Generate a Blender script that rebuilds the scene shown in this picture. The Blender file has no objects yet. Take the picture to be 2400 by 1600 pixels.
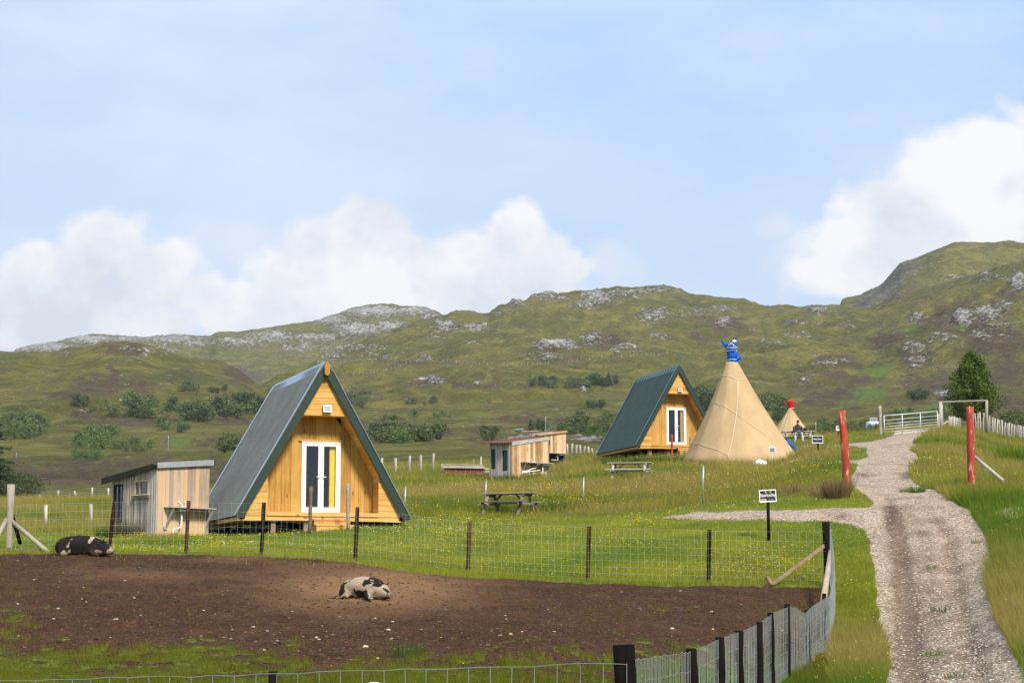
import bpy, math, random
import numpy as np
from mathutils import Vector, Matrix
R = math.radians
random.seed(7); rng = np.random.default_rng(11)
scn = bpy.context.scene
COL = scn.collection

# ---------------------------------------------------------------- camera
F = 4300.0                       # focal length in photo pixels (2400 wide)
HZ = 1385.0                      # photo row of the level horizon
TH = math.atan((HZ - 800.0) / F)
CT, ST = math.cos(TH), math.sin(TH)
CAMZ = 3.0
cd = bpy.data.cameras.new("camera"); cam = bpy.data.objects.new("camera", cd); COL.objects.link(cam)
cam.location = (0, 0, CAMZ); cam.rotation_euler = (R(90) + TH, 0, 0)
cd.sensor_width = 36.0; cd.lens = 36.0 * F / 2400.0; cd.clip_start = 0.3; cd.clip_end = 30000
scn.camera = cam

# ---------------------------------------------------------------- light
SUN_EL, SUN_AZ = 43.0, 152.0     # azimuth clockwise from +Y (view direction)
wd = bpy.data.worlds.new("World"); scn.world = wd; wd.use_nodes = True
sd = bpy.data.lights.new("sun", 'SUN'); so = bpy.data.objects.new("sun", sd); COL.objects.link(so)
sd.energy = 4.7; sd.angle = R(11.0); sd.color = (1.0, 0.92, 0.76)
_d = Vector((math.sin(R(SUN_AZ)) * math.cos(R(SUN_EL)), math.cos(R(SUN_AZ)) * math.cos(R(SUN_EL)), math.sin(R(SUN_EL))))
so.rotation_euler = _d.to_track_quat('Z', 'Y').to_euler(); so.location = (20, -20, 60)
vs = scn.view_settings
vs.view_transform = 'Standard'; vs.look = 'None'; vs.gamma = 1.0; vs.use_curve_mapping = False
vs.exposure = 0.30
scn.cycles.max_bounces = 6; scn.cycles.volume_bounces = 0
scn.cycles.use_denoising = True

def st_of(px, py):
    u = (np.asarray(px, float) - 1200.0) / F; v = (800.0 - np.asarray(py, float)) / F
    den = CT - v * ST
    return u / den, (v * CT + ST) / den          # X/Y , (z-cam)/Y
def at(px, py, Y):
    s, t = st_of(px, py); return Vector((float(s) * Y, Y, CAMZ + float(t) * Y))
def proj(X, Y, Z):
    dz = Z - CAMZ; dep = Y * CT + dz * ST; up = -Y * ST + dz * CT
    return 1200 + F * X / dep, 800 - F * up / dep

# ---------------------------------------------------------------- node helper
class NT:
    def __init__(self, tree): self.t = tree; self.n = tree.nodes; self.l = tree.links
    def new(self, ty, **kw):
        n = self.n.new(ty)
        for k, v in kw.items(): setattr(n, k, v)
        return n
    def put(self, sock, v):
        if v is None: return
        if isinstance(v, bpy.types.NodeSocket): self.l.new(v, sock)
        elif isinstance(v, (tuple, list)):
            v = tuple(v)
            if len(v) == 3 and sock.type == 'RGBA': v = v + (1.0,)
            sock.default_value = v
        else: sock.default_value = v
    def math(self, op, a, b=None, c=None, clamp=False):
        n = self.new('ShaderNodeMath', operation=op); n.use_clamp = clamp
        self.put(n.inputs[0], a); self.put(n.inputs[1], b); self.put(n.inputs[2], c); return n.outputs[0]
    def mix(self, f, a, b, mode='MIX'):
        n = self.new('ShaderNodeMix', data_type='RGBA', blend_type=mode)
        self.put(n.inputs['Factor'], f); self.put(n.inputs[6], a); self.put(n.inputs[7], b); return n.outputs[2]
    def mapr(self, v, a, b, c=0.0, d=1.0, sm=False):
        n = self.new('ShaderNodeMapRange'); n.clamp = True
        if sm: n.interpolation_type = 'SMOOTHSTEP'
        self.put(n.inputs[0], v); self.put(n.inputs[1], a); self.put(n.inputs[2], b); self.put(n.inputs[3], c); self.put(n.inputs[4], d)
        return n.outputs[0]
    def noise(self, vec, scale, detail=4, rough=0.55, dist=0.0):
        n = self.new('ShaderNodeTexNoise'); self.put(n.inputs['Vector'], vec); n.inputs['Scale'].default_value = scale
        n.inputs['Detail'].default_value = detail; n.inputs['Roughness'].default_value = rough; n.inputs['Distortion'].default_value = dist
        return n.outputs['Fac']
    def voro(self, vec, scale, feature='F1', out='Distance'):
        n = self.new('ShaderNodeTexVoronoi', feature=feature); self.put(n.inputs['Vector'], vec); n.inputs['Scale'].default_value = scale
        return n.outputs[out]
    def mapping(self, vec, scale=(1, 1, 1), loc=(0, 0, 0), rot=(0, 0, 0)):
        n = self.new('ShaderNodeMapping'); self.put(n.inputs[0], vec); n.inputs['Scale'].default_value = scale
        n.inputs['Location'].default_value = loc; n.inputs['Rotation'].default_value = rot; return n.outputs[0]
    def attr(self, name, out='Fac'):
        n = self.new('ShaderNodeAttribute'); n.attribute_name = name; return n.outputs[out]
    def ramp(self, f, pts):
        n = self.new('ShaderNodeValToRGB'); self.put(n.inputs[0], f); cr = n.color_ramp
        while len(cr.elements) < len(pts): cr.elements.new(0.5)
        for e, (p, c) in zip(cr.elements, pts): e.position = p; e.color = tuple(c) + (1.0,)
        return n.outputs[0]
    def bump(self, h, strength=0.5, dist=0.02):
        n = self.new('ShaderNodeBump'); self.put(n.inputs['Height'], h); n.inputs['Strength'].default_value = strength
        n.inputs['Distance'].default_value = dist; return n.outputs[0]
def newmat(name):
    m = bpy.data.materials.new(name); m.use_nodes = True; nt = NT(m.node_tree)
    b = nt.n['Principled BSDF']; return m, nt, b

# ---------------------------------------------------------------- sky
def build_world():
    nt = NT(wd.node_tree); nt.n.clear()
    out = nt.new('ShaderNodeOutputWorld'); bg = nt.new('ShaderNodeBackground')
    sky = nt.new('ShaderNodeTexSky', sky_type='NISHITA'); sky.sun_disc = False
    sky.sun_elevation = R(SUN_EL); sky.sun_rotation = R(SUN_AZ); sky.altitude = 60
    sky.air_density = 1.0; sky.dust_density = 1.2; sky.ozone_density = 1.5
    tc = nt.new('ShaderNodeTexCoord').outputs['Generated']
    sep = nt.new('ShaderNodeSeparateXYZ'); nt.put(sep.inputs[0], tc)
    dy = nt.math('MAXIMUM', nt.math('ABSOLUTE', sep.outputs[1]), 0.15)
    s = nt.math('DIVIDE', sep.outputs[0], dy); t = nt.math('DIVIDE', sep.outputs[2], dy)
    cmb = nt.new('ShaderNodeCombineXYZ'); nt.put(cmb.inputs[0], s); nt.put(cmb.inputs[1], t)
    P = cmb.outputs[0]
    blobs = [  # photo px, py, rx, ry
        (255, 585, 130, 100), (120, 650, 170, 90), (20, 700, 160, 110), (360, 650, 130, 100), (200, 740, 330, 90),
        (460, 690, 90, 60), (540, 735, 150, 60),
        (860, 545, 120, 92), (760, 580, 120, 90), (720, 660, 160, 110), (900, 640, 180, 130), (1080, 620, 140, 90),
        (1215, 555, 85, 88), (1240, 620, 130, 100), (1330, 625, 75, 55), (1060, 690, 380, 90), (650, 720, 220, 80),
        (2330, 330, 120, 70), (2260, 420, 190, 130), (2140, 520, 230, 130), (2010, 570, 150, 90), (2300, 560, 300, 210), (2480, 420, 260, 220),
        (1990, 640, 170, 70), (60, 795, 200, 25)]
    w1 = nt.math('SUBTRACT', nt.noise(P, 16, 2, .5), .5)
    w2 = nt.math('SUBTRACT', nt.noise(P, 36, 8, .55), .5)
    field = None
    for (px, py, rx, ry) in blobs:
        s0, t0 = st_of(px, py)
        a = nt.math('MULTIPLY', nt.math('SUBTRACT', s, float(s0)), F / rx / 1.02); b = nt.math('MULTIPLY', nt.math('SUBTRACT', t, float(t0)), F / ry / 1.02)
        r2 = nt.math('MULTIPLY_ADD', a, a, nt.math('MULTIPLY', b, b))
        r = nt.math('SQRT', r2)
        f = nt.math('SUBTRACT', 1.0, r)
        if field is None: field = f
        else:
            n = nt.new('ShaderNodeMath', operation='SMOOTH_MAX'); nt.put(n.inputs[0], field); nt.put(n.inputs[1], f); n.inputs[2].default_value = 0.12; field = n.outputs[0]
    fn = nt.math('MULTIPLY_ADD', w2, 1.15, nt.math('MULTIPLY_ADD', w1, 0.7, field))
    dens = nt.math('MULTIPLY', nt.mapr(fn, -0.08, 0.34, 0, 1, True), .97)
    # inner shading of the clouds
    P2 = nt.mapping(P, loc=(-.006, -.012, .3))
    sh = nt.math('MULTIPLY_ADD', nt.math('SUBTRACT', nt.noise(P2, 22, 4, .5), nt.noise(P, 22, 4, .5)), 1.8, nt.noise(P, 11, 3, .5))
    low = nt.mapr(t, float(st_of(0, 480)[1]), float(st_of(0, 740)[1]), 0.0, 0.2)
    shd = nt.mapr(nt.math('ADD', nt.math('MULTIPLY', sh, 1.0), low), 0.40, 1.02, 0, 1)
    ccol = nt.mix(shd, (0.82, 0.815, 0.825), (0.60, 0.63, 0.705))
    # thin high veil over the blue
    vn = nt.noise(nt.mapping(P, scale=(1, 2.6, 1), rot=(0, 0, .25)), 4.5, 5, .55)
    vright = nt.mapr(s, -0.28, 0.15, 0.30, 0.0)
    veil = nt.math('ADD', nt.mapr(vn, .38, .66, .02, .62), vright, clamp=True)
    skyc = nt.mix(1.0, sky.outputs[0], (0.105, 0.105, 0.105), 'MULTIPLY')
    blue = nt.mix(0.88, skyc, nt.mix(nt.mapr(t, .14, .34), (0.51, 0.64, 0.845), (0.34, 0.57, 0.875)))
    skyc = nt.mix(veil, blue, (0.625, 0.69, 0.835))
    lp = nt.mapr(sep.outputs[2], -0.02, 0.0)
    wis = None
    for (px, py, rx, ry) in ((1815, 530, 75, 50), (1880, 620, 150, 90), (1420, 610, 110, 90), (560, 560, 180, 90), (2050, 470, 130, 60), (1060, 560, 120, 60)):
        s0, t0 = st_of(px, py); a = nt.math('MULTIPLY', nt.math('SUBTRACT', s, float(s0)), F / rx); b = nt.math('MULTIPLY', nt.math('SUBTRACT', t, float(t0)), F / ry)
        f = nt.math('SUBTRACT', 1.0, nt.math('SQRT', nt.math('MULTIPLY_ADD', a, a, nt.math('MULTIPLY', b, b)))); wis = f if wis is None else nt.math('MAXIMUM', wis, f)
    skyc = nt.mix(nt.mapr(nt.math('MULTIPLY_ADD', w2, 2.0, wis), 0.0, .9, 0, .5, True), skyc, (0.70, 0.72, 0.78)); skyc = nt.mix(dens, skyc, ccol)
    nt.put(bg.inputs[0], skyc); bg.inputs[1].default_value = 1.0
    nt.l.new(bg.outputs[0], out.inputs[0])
build_world()

# ---------------------------------------------------------------- numpy noise
_perm = rng.permutation(4096)
def _hash(ix, iy):
    return _perm[(_perm[ix & 4095] + iy) & 4095]
_ga = rng.random(4096) * 2 * math.pi
_gx, _gy = np.cos(_ga), np.sin(_ga)
def perlin(x, y):
    x = np.asarray(x, float); y = np.asarray(y, float)
    ix = np.floor(x).astype(np.int64); iy = np.floor(y).astype(np.int64); fx = x - ix; fy = y - iy
    u = fx * fx * fx * (fx * (fx * 6 - 15) + 10); v = fy * fy * fy * (fy * (fy * 6 - 15) + 10)
    def g(i, j, a, b):
        h = _hash(i, j); return _gx[h] * a + _gy[h] * b
    n00 = g(ix, iy, fx, fy); n10 = g(ix + 1, iy, fx - 1, fy); n01 = g(ix, iy + 1, fx, fy - 1); n11 = g(ix + 1, iy + 1, fx - 1, fy - 1)
    return ((n00 * (1 - u) + n10 * u) * (1 - v) + (n01 * (1 - u) + n11 * u) * v) * 1.5
def fbm(x, y, o=4, g=0.5):
    r = 0; a = 1.0; t = 0
    for k in range(o):
        r = r + a * perlin(x + 17.3 * k, y - 9.1 * k); t += a; a *= g; x = x * 2.03; y = y * 2.03
    return r / t
def ridg(x, y, o=4, g=0.5):
    r = 0; a = 1.0; t = 0
    for k in range(o):
        r = r + a * (1 - 2 * np.abs(perlin(x + 7.3 * k, y - 19.1 * k))); t += a; a *= g; x = x * 2.1; y = y * 2.1
    return r / t
def sstep(a, b, x):
    t = np.clip((x - a) / (b - a), 0, 1); return t * t * (3 - 2 * t)
def pchip(x, y, xi):
    x = np.asarray(x, float); y = np.asarray(y, float); h = np.diff(x); d = np.diff(y, axis=0) / h[:, None]
    m = np.zeros_like(y)
    w1 = (2 * h[1:] + h[:-1])[:, None]; w2 = (h[1:] + 2 * h[:-1])[:, None]
    ok = d[:-1] * d[1:] > 0
    with np.errstate(divide='ignore', invalid='ignore'):
        hm = (w1 + w2) / (w1 / d[:-1] + w2 / d[1:])
    m[1:-1] = np.where(ok, np.nan_to_num(hm), 0); m[0] = d[0]; m[-1] = d[-1]
    xi = np.clip(xi, x[0], x[-1]); k = np.clip(np.searchsorted(x, xi) - 1, 0, len(x) - 2)
    t = ((xi - x[k]) / h[k])[:, None]; hh = h[k][:, None]
    return ((2*t**3 - 3*t**2 + 1) * y[k] + (t**3 - 2*t**2 + t) * hh * m[k] + (-2*t**3 + 3*t**2) * y[k+1] + (t**3 - t**2) * hh * m[k+1])

# ---------------------------------------------------------------- ground
GPX = [-600, 0, 300, 600, 900, 1200, 1500, 1800, 1950, 2200, 2400, 3000]
GROWS = [
 (3,   [3600]*12), (9, [2500]*12),
 (14,  [1900, 1900, 1900, 1890, 1880, 1870, 1860, 1870, 1900, 1900, 1860, 1800]),
 (18,  [1760, 1760, 1760, 1755, 1750, 1750, 1760, 1785, 1795, 1780, 1740, 1680]),
 (23,  [1610, 1610, 1610, 1605, 1605, 1610, 1630, 1680, 1700, 1670, 1600, 1540]),
 (27,  [1515, 1515, 1515, 1512, 1510, 1515, 1535, 1590, 1610, 1590, 1520, 1450]),
 (31,  [1440, 1440, 1440, 1440, 1445, 1455, 1470, 1530, 1556, 1530, 1455, 1400]),
 (34.5,[1390, 1390, 1390, 1392, 1402, 1415, 1425, 1465, 1520, 1470, 1400, 1340]),
 (38,  [1345, 1345, 1345, 1350, 1362, 1378, 1390, 1405, 1452, 1420, 1350, 1300]),
 (41,  [1312, 1312, 1315, 1322, 1335, 1353, 1364, 1369, 1380, 1370, 1310, 1270]),
 (44,  [1291, 1291, 1292, 1295, 1306, 1322, 1325, 1322, 1335, 1325, 1275, 1240]),
 (49,  [1275, 1275, 1274, 1270, 1268, 1270, 1262, 1240, 1252, 1245, 1215, 1190]),
 (55,  [1262, 1262, 1262, 1254, 1236, 1235, 1222, 1195, 1180, 1165, 1150, 1140]),
 (64,  [1245, 1245, 1242, 1232, 1204, 1205, 1193, 1150, 1120, 1115, 1110, 1110]),
 (70,  [1235, 1235, 1230, 1212, 1182, 1176, 1165, 1128, 1092, 1085, 1094, 1100]),
 (77,  [1222, 1222, 1215, 1185, 1162, 1154, 1126, 1112, 1074, 1060, 1080, 1090]),
 (85,  [1210, 1210, 1205, 1170, 1144, 1141, 1106, 1097, 1056, 1038, 1068, 1080]),
 (95,  [1195, 1195, 1192, 1158, 1130, 1130, 1085, 1077, 1038, 1012, 1055, 1070]),
 (105, [1185, 1185, 1182, 1148, 1117, 1117, 1077, 1055, 1028, 1004, 1043, 1060]),
 (120, [1176, 1176, 1174, 1138, 1104, 1100, 1060, 1038, 1021, 1003, 1031, 1050]),
 (140, [1169, 1169, 1167, 1128, 1093, 1085, 1058, 1034, 1018, 1005, 1027, 1040]),
 (170, [1165, 1165, 1163, 1120, 1084, 1074, 1060, 1033, 1018, 1005, 1025, 1040]),
 (200, [1165, 1165, 1163, 1112, 1076, 1064, 1060, 1035, 1018, 1004, 1018, 1030]),
 (260, [1150, 1150, 1143, 1098, 1062, 1054, 1050, 1028, 1012, 998, 1005, 1010]),
 (330, [1120, 1112, 1100, 1080, 1050, 1045, 1035, 1018, 1005, 988, 990, 990]),
 (420, [1085, 1078, 1063, 1062, 1040, 1035, 1018, 1003, 992, 975, 970, 960]),
 (480, [1083, 1078, 1066, 1062, 1034, 1026, 1008, 996, 986, 968, 958, 946]),
 (620, [1050, 1045, 1040, 1035, 1015, 1008, 990, 975, 970, 948, 935, 920]),
 (800, [1010, 1005, 1000, 1000, 985, 980, 968, 955, 950, 925, 905, 890]),
 (1000,[960, 955, 960, 962, 955, 950, 940, 930, 925, 900, 870, 850]),
 (1300,[935, 930, 935, 940, 930, 925, 915, 905, 895, 870, 840, 810]),
 (1700,[930, 925, 930, 935, 925, 920, 910, 900, 890, 865, 835, 805])]
def dense_table(PX, rows, pyref, ny=900, nx=700):
    Ys = np.array([r[0] for r in rows], float); P = np.array([r[1] for r in rows], float)
    Tt = (np.arctan((800 - P) / F) + TH); Tt = np.tan(Tt)                    # z/Y at column centre
    Ld = np.linspace(math.log(Ys[0]), math.log(Ys[-1]), ny)
    A = pchip(np.log(Ys), Tt, Ld)
    sx = st_of(np.array(PX, float), pyref)[0]; sd_ = np.linspace(sx[0], sx[-1], nx)
    B = pchip(sx, A.T, sd_).T
    return Ld, sd_, B
_L, _S, _T = dense_table(GPX, GROWS, 1200)
def z_raw(X, Y):
    X = np.asarray(X, float); Y = np.asarray(Y, float)
    a = (np.log(np.clip(Y, 3.0, 1699)) - _L[0]) / (_L[1] - _L[0]); b = (np.clip(X / Y, _S[0], _S[-1] - 1e-6) - _S[0]) / (_S[1] - _S[0])
    i = np.clip(a.astype(int), 0, len(_L) - 2); j = np.clip(b.astype(int), 0, len(_S) - 2); fa = a - i; fb = b - j
    t = (_T[i, j] * (1 - fb) + _T[i, j + 1] * fb) * (1 - fa) + (_T[i + 1, j] * (1 - fb) + _T[i + 1, j + 1] * fb) * fa
    return CAMZ + t * Y
def gz(X, Y):
    X = np.asarray(X, float); Y = np.asarray(Y, float)
    z = z_raw(X, Y)
    z = z + 0.07 * fbm(X / 2.3, Y / 2.3, 3) * np.clip(Y / 25, 0, 1)
    far = np.clip((Y - 130) / 300, 0, 1)
    z = z + far * (2.2 * fbm(X / 60, Y / 70, 4) + 1.6 * far * ridg(X / 45 + 5, Y / 60, 3) * np.clip((Y - 250) / 400, 0, 1.6))
    return z
def gp(px, Y, dz=0.0):
    """point on the ground seen in photo column px at distance Y"""
    s = (px - 1200.0) / F
    for _ in range(4):
        z = float(gz(s * Y, Y)); v = -Y * ST + (z - CAMZ) * CT; dep = Y * CT + (z - CAMZ) * ST; s = (px - 1200.0) / F * dep / Y
    return Vector((s * Y, Y, z + dz))

def sdf_poly(px, py, poly):
    """signed distance in photo pixels, positive inside"""
    P = np.array(poly, float); n = len(P); d = np.full(px.shape, 1e9); ins = np.zeros(px.shape, bool)
    for i in range(n):
        a = P[i]; b = P[(i + 1) % n]; ex, ey = b - a; wx = px - a[0]; wy = py - a[1]
        h = np.clip((wx * ex + wy * ey) / (ex * ex + ey * ey + 1e-9), 0, 1)
        d = np.minimum(d, (wx - ex * h) ** 2 + (wy - ey * h) ** 2)
        c = (a[1] > py) != (b[1] > py)
        with np.errstate(divide='ignore', invalid='ignore'):
            ins ^= c & (px < ex * (py - a[1]) / (b[1] - a[1] + 1e-12) + a[0])
    d = np.sqrt(d); return np.where(ins, d, -d)
TRACK = [(2066,1700),(2076,1600),(2085,1560),(2079,1514),(2060,1467),(2057,1419),(2051,1355),(2041,1291),(2031,1243),(1987,1227),(1950,1221),(1828,1219),(1700,1217),(1600,1216),(1556,1213),
 (1575,1206),(1620,1200),(1700,1197),(1830,1195),(1950,1190),(2036,1188),(2048,1178),(2032,1160),(2003,1142),(1992,1122),(2005,1104),(2010,1086),(1880,1086),(1880,1081),(2012,1078),(2036,1069),(2030,1058),(2033,1049),
 (2004,1047),(1860,1050),(1860,1044),(1964,1041),(2033,1034),(2070,1027),(2092,1020),(2100,1008),(2180,1005),(2172,1015),(2149,1029),(2138,1036),(2149,1044),(2130,1053),(2149,1063),(2152,1079),(2133,1095),(2130,1116),
 (2149,1135),(2191,1148),(2223,1171),(2270,1193),(2293,1228),(2315,1266),(2325,1317),(2308,1361),(2322,1412),(2341,1467),(2370,1518),(2395,1562),(2410,1620),(2430,1700)]
MUD = [(-900,1306),(-60,1300),(60,1298),(253,1297),(437,1299),(614,1304),(720,1310),(834,1320),(960,1340),(1098,1354),(1379,1367),(1500,1371),(1662,1374),(1932,1378),
 (1940,1400),(1935,1470),(1905,1520),(1860,1580),(1780,1650),(1650,1750),(1500,1850),(1300,1880),(-900,1900)]
def gauss(px, py, cx, cy, rx, ry): return np.exp(-(((px - cx) / rx) ** 2 + ((py - cy) / ry) ** 2))
def masks(X, Y, Z):
    px, py = proj(X, Y, Z); n1 = fbm(X / 1.3, Y / 1.3, 4); near = Y < 125
    tr = sdf_poly(px, py, TRACK); tr = np.where(near, tr, -50.0) + n1 * 9 * np.clip((py - 1000) / 300, .25, 1)
    md = sdf_poly(px, py, MUD); md = np.where(Y < 46, md, -50.0)
    edge = np.where(md > 0, md, md)
    g = sstep(1450, 1600, py + 40 * fbm(X / 3.1, Y / 3.1, 3)) + .6 * sstep(330, -50, px) * sstep(1340, 1450, py) + .35 * sstep(1380, 1420, py) * sstep(1480,1430,py) * sstep(1300,1500,px)
    gm = g * .80 + 1.25 * fbm(X / .55, Y / .55 + 40, 5, .62) + .45 * fbm(X / 3.0 + 9, Y / 3.0, 3) - .16          # grass regrowth in the pen, >.5 = grass
    mud = np.clip(md / 6 + n1 * .9 + .5, 0, 1) * (1 - .66 * sstep(.20, .75, gm))
    tr = np.clip(tr / 5 + .5, 0, 1); tr = np.maximum(tr, np.clip(.62 * gauss(px, py, 2372, 1203, 52, 26) + .5 * gauss(px, py, 2385, 1385, 30, 10) + n1 * .5, 0, .62) * (px > 2290))
    return px, py, tr, mud

def mesh_obj(name, V, Fq, mat, smooth=True, attrs=None, parent=None):
    """V (n,3), Fq (m,k) numpy"""
    me = bpy.data.meshes.new(name); V = np.asarray(V, np.float32); Fq = np.asarray(Fq, np.int32)
    me.vertices.add(len(V)); me.vertices.foreach_set('co', V.ravel())
    k = Fq.shape[1]; me.loops.add(Fq.size); me.loops.foreach_set('vertex_index', Fq.ravel())
    me.polygons.add(len(Fq)); me.polygons.foreach_set('loop_start', np.arange(0, Fq.size, k, dtype=np.int32))
    me.polygons.foreach_set('use_smooth', np.full(len(Fq), smooth))
    for an, av in (attrs or {}).items():
        av = np.asarray(av, np.float32)
        if av.ndim == 1:
            a = me.attributes.new(an, 'FLOAT', 'POINT'); a.data.foreach_set('value', av)
        else:
            a = me.attributes.new(an, 'FLOAT_COLOR', 'POINT'); a.data.foreach_set('color', np.c_[av, np.ones(len(av), np.float32)].astype(np.float32).ravel())
    me.update(calc_edges=True)
    if mat: me.materials.append(mat)
    o = bpy.data.objects.new(name, me); COL.objects.link(o)
    if parent: o.parent = parent
    return o
def grid_faces(nr, nc):
    i = np.arange(nr - 1)[:, None] * nc + np.arange(nc - 1)[None]; i = i.ravel()
    return np.stack([i, i + 1, i + 1 + nc, i + nc], 1)
def sub_mesh(V, Fq, attrs, keep):
    f = Fq[keep]; u, inv = np.unique(f, return_inverse=True)
    return V[u], inv.reshape(f.shape), {k: a[u] for k, a in attrs.items()}

# --- ground and hillside material: grass, heather, rock by place, all detail procedural
def land_material(name, far):
    m, nt, b = newmat(name)
    geo = nt.new('ShaderNodeNewGeometry').outputs['Position']
    sc = 1.0 if far else 1.0
    big = nt.noise(geo, .035 if not far else .012, 5, .6); mid = nt.noise(geo, .35 if not far else .06, 5, .62); fine = nt.noise(geo, 3.5 if not far else .35, 5, .7)
    heath, lush, rock = nt.attr('heath'), nt.attr('lush'), nt.attr('rock')
    g = nt.ramp(nt.math('MULTIPLY_ADD', mid, .55, nt.math('MULTIPLY', big, .45)), [(.33, (.060, .072, .018)), (.46, (.110, .122, .028)), (.55, (.160, .160, .040)), (.66, (.235, .205, .072))])
    g = nt.mix(nt.mapr(fine, .42, .58, 0, .8), g, nt.mix(1.0, g, (.50, .52, .42), 'MULTIPLY'))
    g = nt.mix(nt.mapr(nt.noise(geo, 1.7, 4, .75), .42, .6, 0, .55), g, nt.mix(1.0, g, (.48, .46, .42), 'MULTIPLY'))
    m2 = nt.noise(nt.mapping(geo, scale=(1, .6, 1.5)), .045 if far else .22, 6, .68); g = nt.mix(nt.mapr(m2, .50, .60, 0, .6), g, nt.mix(nt.mapr(fine, .4, .6), (.060, .052, .024), (.125, .10, .045)))
    m3 = nt.noise(geo, .03 if far else .15, 5, .65, 1.0); g = nt.mix(nt.mapr(m3, .52, .62, 0, .55), g, (.20, .185, .06))
    br = nt.ramp(nt.math('MULTIPLY_ADD', fine, .6, nt.math('MULTIPLY', mid, .4)), [(.36, (.032, .022, .015)), (.5, (.078, .052, .034)), (.64, (.145, .100, .062))])
    h = nt.mapr(nt.math('MULTIPLY_ADD', nt.math('SUBTRACT', nt.math('MULTIPLY_ADD', fine, .5, nt.math('MULTIPLY', mid, .5)), .5), 1.7, heath), .35, .65, 0, 1, True)
    if far: g = nt.mix(1.0, g, (1.22, 1.15, .80), 'MULTIPLY')
    c = nt.mix(nt.math('MULTIPLY', h, .85), g, br)
    l = nt.mapr(nt.math('MULTIPLY_ADD', nt.math('SUBTRACT', fine, .5), 1.0, lush), .3, .8, 0, .9, True)
    c = nt.mix(l, c, nt.mix(nt.mapr(fine, .35, .65), (.085, .15, .018), (.15, .215, .03)))
    if far:
        rn = nt.noise(nt.mapping(geo, scale=(.8, .5, 2.0)), .15, 7, .75); v = nt.voro(geo, .22, 'DISTANCE_TO_EDGE')
        rf = nt.noise(nt.mapping(geo, scale=(.9, .6, 1.6)), .42, 5, .8)
        r = nt.mapr(nt.math('MULTIPLY_ADD', nt.math('SUBTRACT', rf, .5), 2.4, nt.math('MULTIPLY_ADD', nt.math('SUBTRACT', rn, .5), 2.2, rock)), .44, .54, 0, 1, True)
        c = nt.mix(nt.math('MULTIPLY', nt.mapr(rock, .22, .42, 0, .55), nt.mapr(rf, .40, .5, 1, 0)), c, (.055, .045, .032))
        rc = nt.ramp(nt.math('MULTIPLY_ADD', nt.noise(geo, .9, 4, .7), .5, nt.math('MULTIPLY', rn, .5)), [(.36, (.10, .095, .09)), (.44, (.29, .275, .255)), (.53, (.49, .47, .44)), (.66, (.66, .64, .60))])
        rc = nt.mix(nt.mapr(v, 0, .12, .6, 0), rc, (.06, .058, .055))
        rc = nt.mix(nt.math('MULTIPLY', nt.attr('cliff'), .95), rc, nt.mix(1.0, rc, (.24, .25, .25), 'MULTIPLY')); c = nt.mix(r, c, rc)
        hgt = nt.math('MULTIPLY_ADD', r, .6, fine); nt.put(b.inputs['Normal'], nt.bump(hgt, 1.0, 4.0))
    else:
        # buttercup speckle far out, gravel track, mud
        tr, md, dust, wet = nt.attr('track'), nt.attr('mud'), nt.attr('dust'), nt.attr('wet')
        lawn = nt.attr('lawn')
        f2 = nt.noise(geo, 14, 3, .7)
        gl = nt.mix(nt.mapr(f2, .3, .7), (.082, .115, .014), (.175, .20, .032))
        gl = nt.mix(nt.mapr(mid, .38, .62, 0, .6), gl, (.16, .15, .045))
        c = nt.mix(lawn, c, gl)
        # mud
        n3 = nt.noise(geo, 7.5, 6, .7); n4 = nt.noise(geo, 28, 4, .75)
        mc = nt.ramp(nt.math('MULTIPLY_ADD', n4, .5, nt.math('MULTIPLY', n3, .5)), [(.36, (.026, .013, .007)), (.47, (.068, .035, .018)), (.56, (.112, .062, .034)), (.68, (.20, .13, .078))])
        mc = nt.mix(nt.mapr(nt.noise(geo, .7, 4, .6), .4, .65, 0, .45), mc, nt.mix(1.0, mc, (.55, .5, .5), 'MULTIPLY'))
        mc = nt.mix(nt.math('MULTIPLY', dust, nt.mapr(n4, .3, .7, .45, 1.0)), mc, (.36, .225, .125))
        mm = nt.mapr(nt.math('MULTIPLY_ADD', nt.math('SUBTRACT', n3, .5), 1.1, md), .35, .6, 0, 1, True)
        # scattered pale stones in the mud
        vs_ = nt.voro(geo, 5.0); vcol = nt.voro(geo, 5.0, 'F1', 'Color'); sp = nt.new('ShaderNodeSeparateColor'); nt.put(sp.inputs[0], vcol)
        stn = nt.math('MULTIPLY', nt.math('LESS_THAN', vs_, nt.math('MULTIPLY', sp.outputs[1], .2)), nt.math('GREATER_THAN', sp.outputs[0], .95))
        mc = nt.mix(1.0, mc, (.88, .755, .645), 'MULTIPLY'); mc = nt.mix(stn, mc, (.34, .26, .19))
        c = nt.mix(mm, c, mc)
        # gravel
        v1 = nt.voro(geo, 26.0, 'F1', 'Color'); s1 = nt.new('ShaderNodeSeparateColor'); nt.put(s1.inputs[0], v1)
        gn = nt.noise(geo, 60, 2, .7)
        gc = nt.ramp(nt.math('MULTIPLY_ADD', s1.outputs[0], .75, nt.math('MULTIPLY', gn, .25)), [(.08, (.105, .083, .066)), (.35, (.27, .225, .182)), (.62, (.42, .355, .29)), (.9, (.64, .565, .49))])
        dirt = nt.math('MULTIPLY', wet, nt.mapr(nt.noise(geo, 5, 5, .7), .35, .6, .6, 1))
        gc = nt.mix(dirt, gc, nt.mix(nt.mapr(gn, .3, .7), (.085, .058, .040), (.19, .138, .098)))
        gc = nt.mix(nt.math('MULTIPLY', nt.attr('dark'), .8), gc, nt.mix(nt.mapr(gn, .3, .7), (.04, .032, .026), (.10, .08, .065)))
        gc = nt.mix(1.0, gc, (1.04, .96, .86), 'MULTIPLY')
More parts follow.
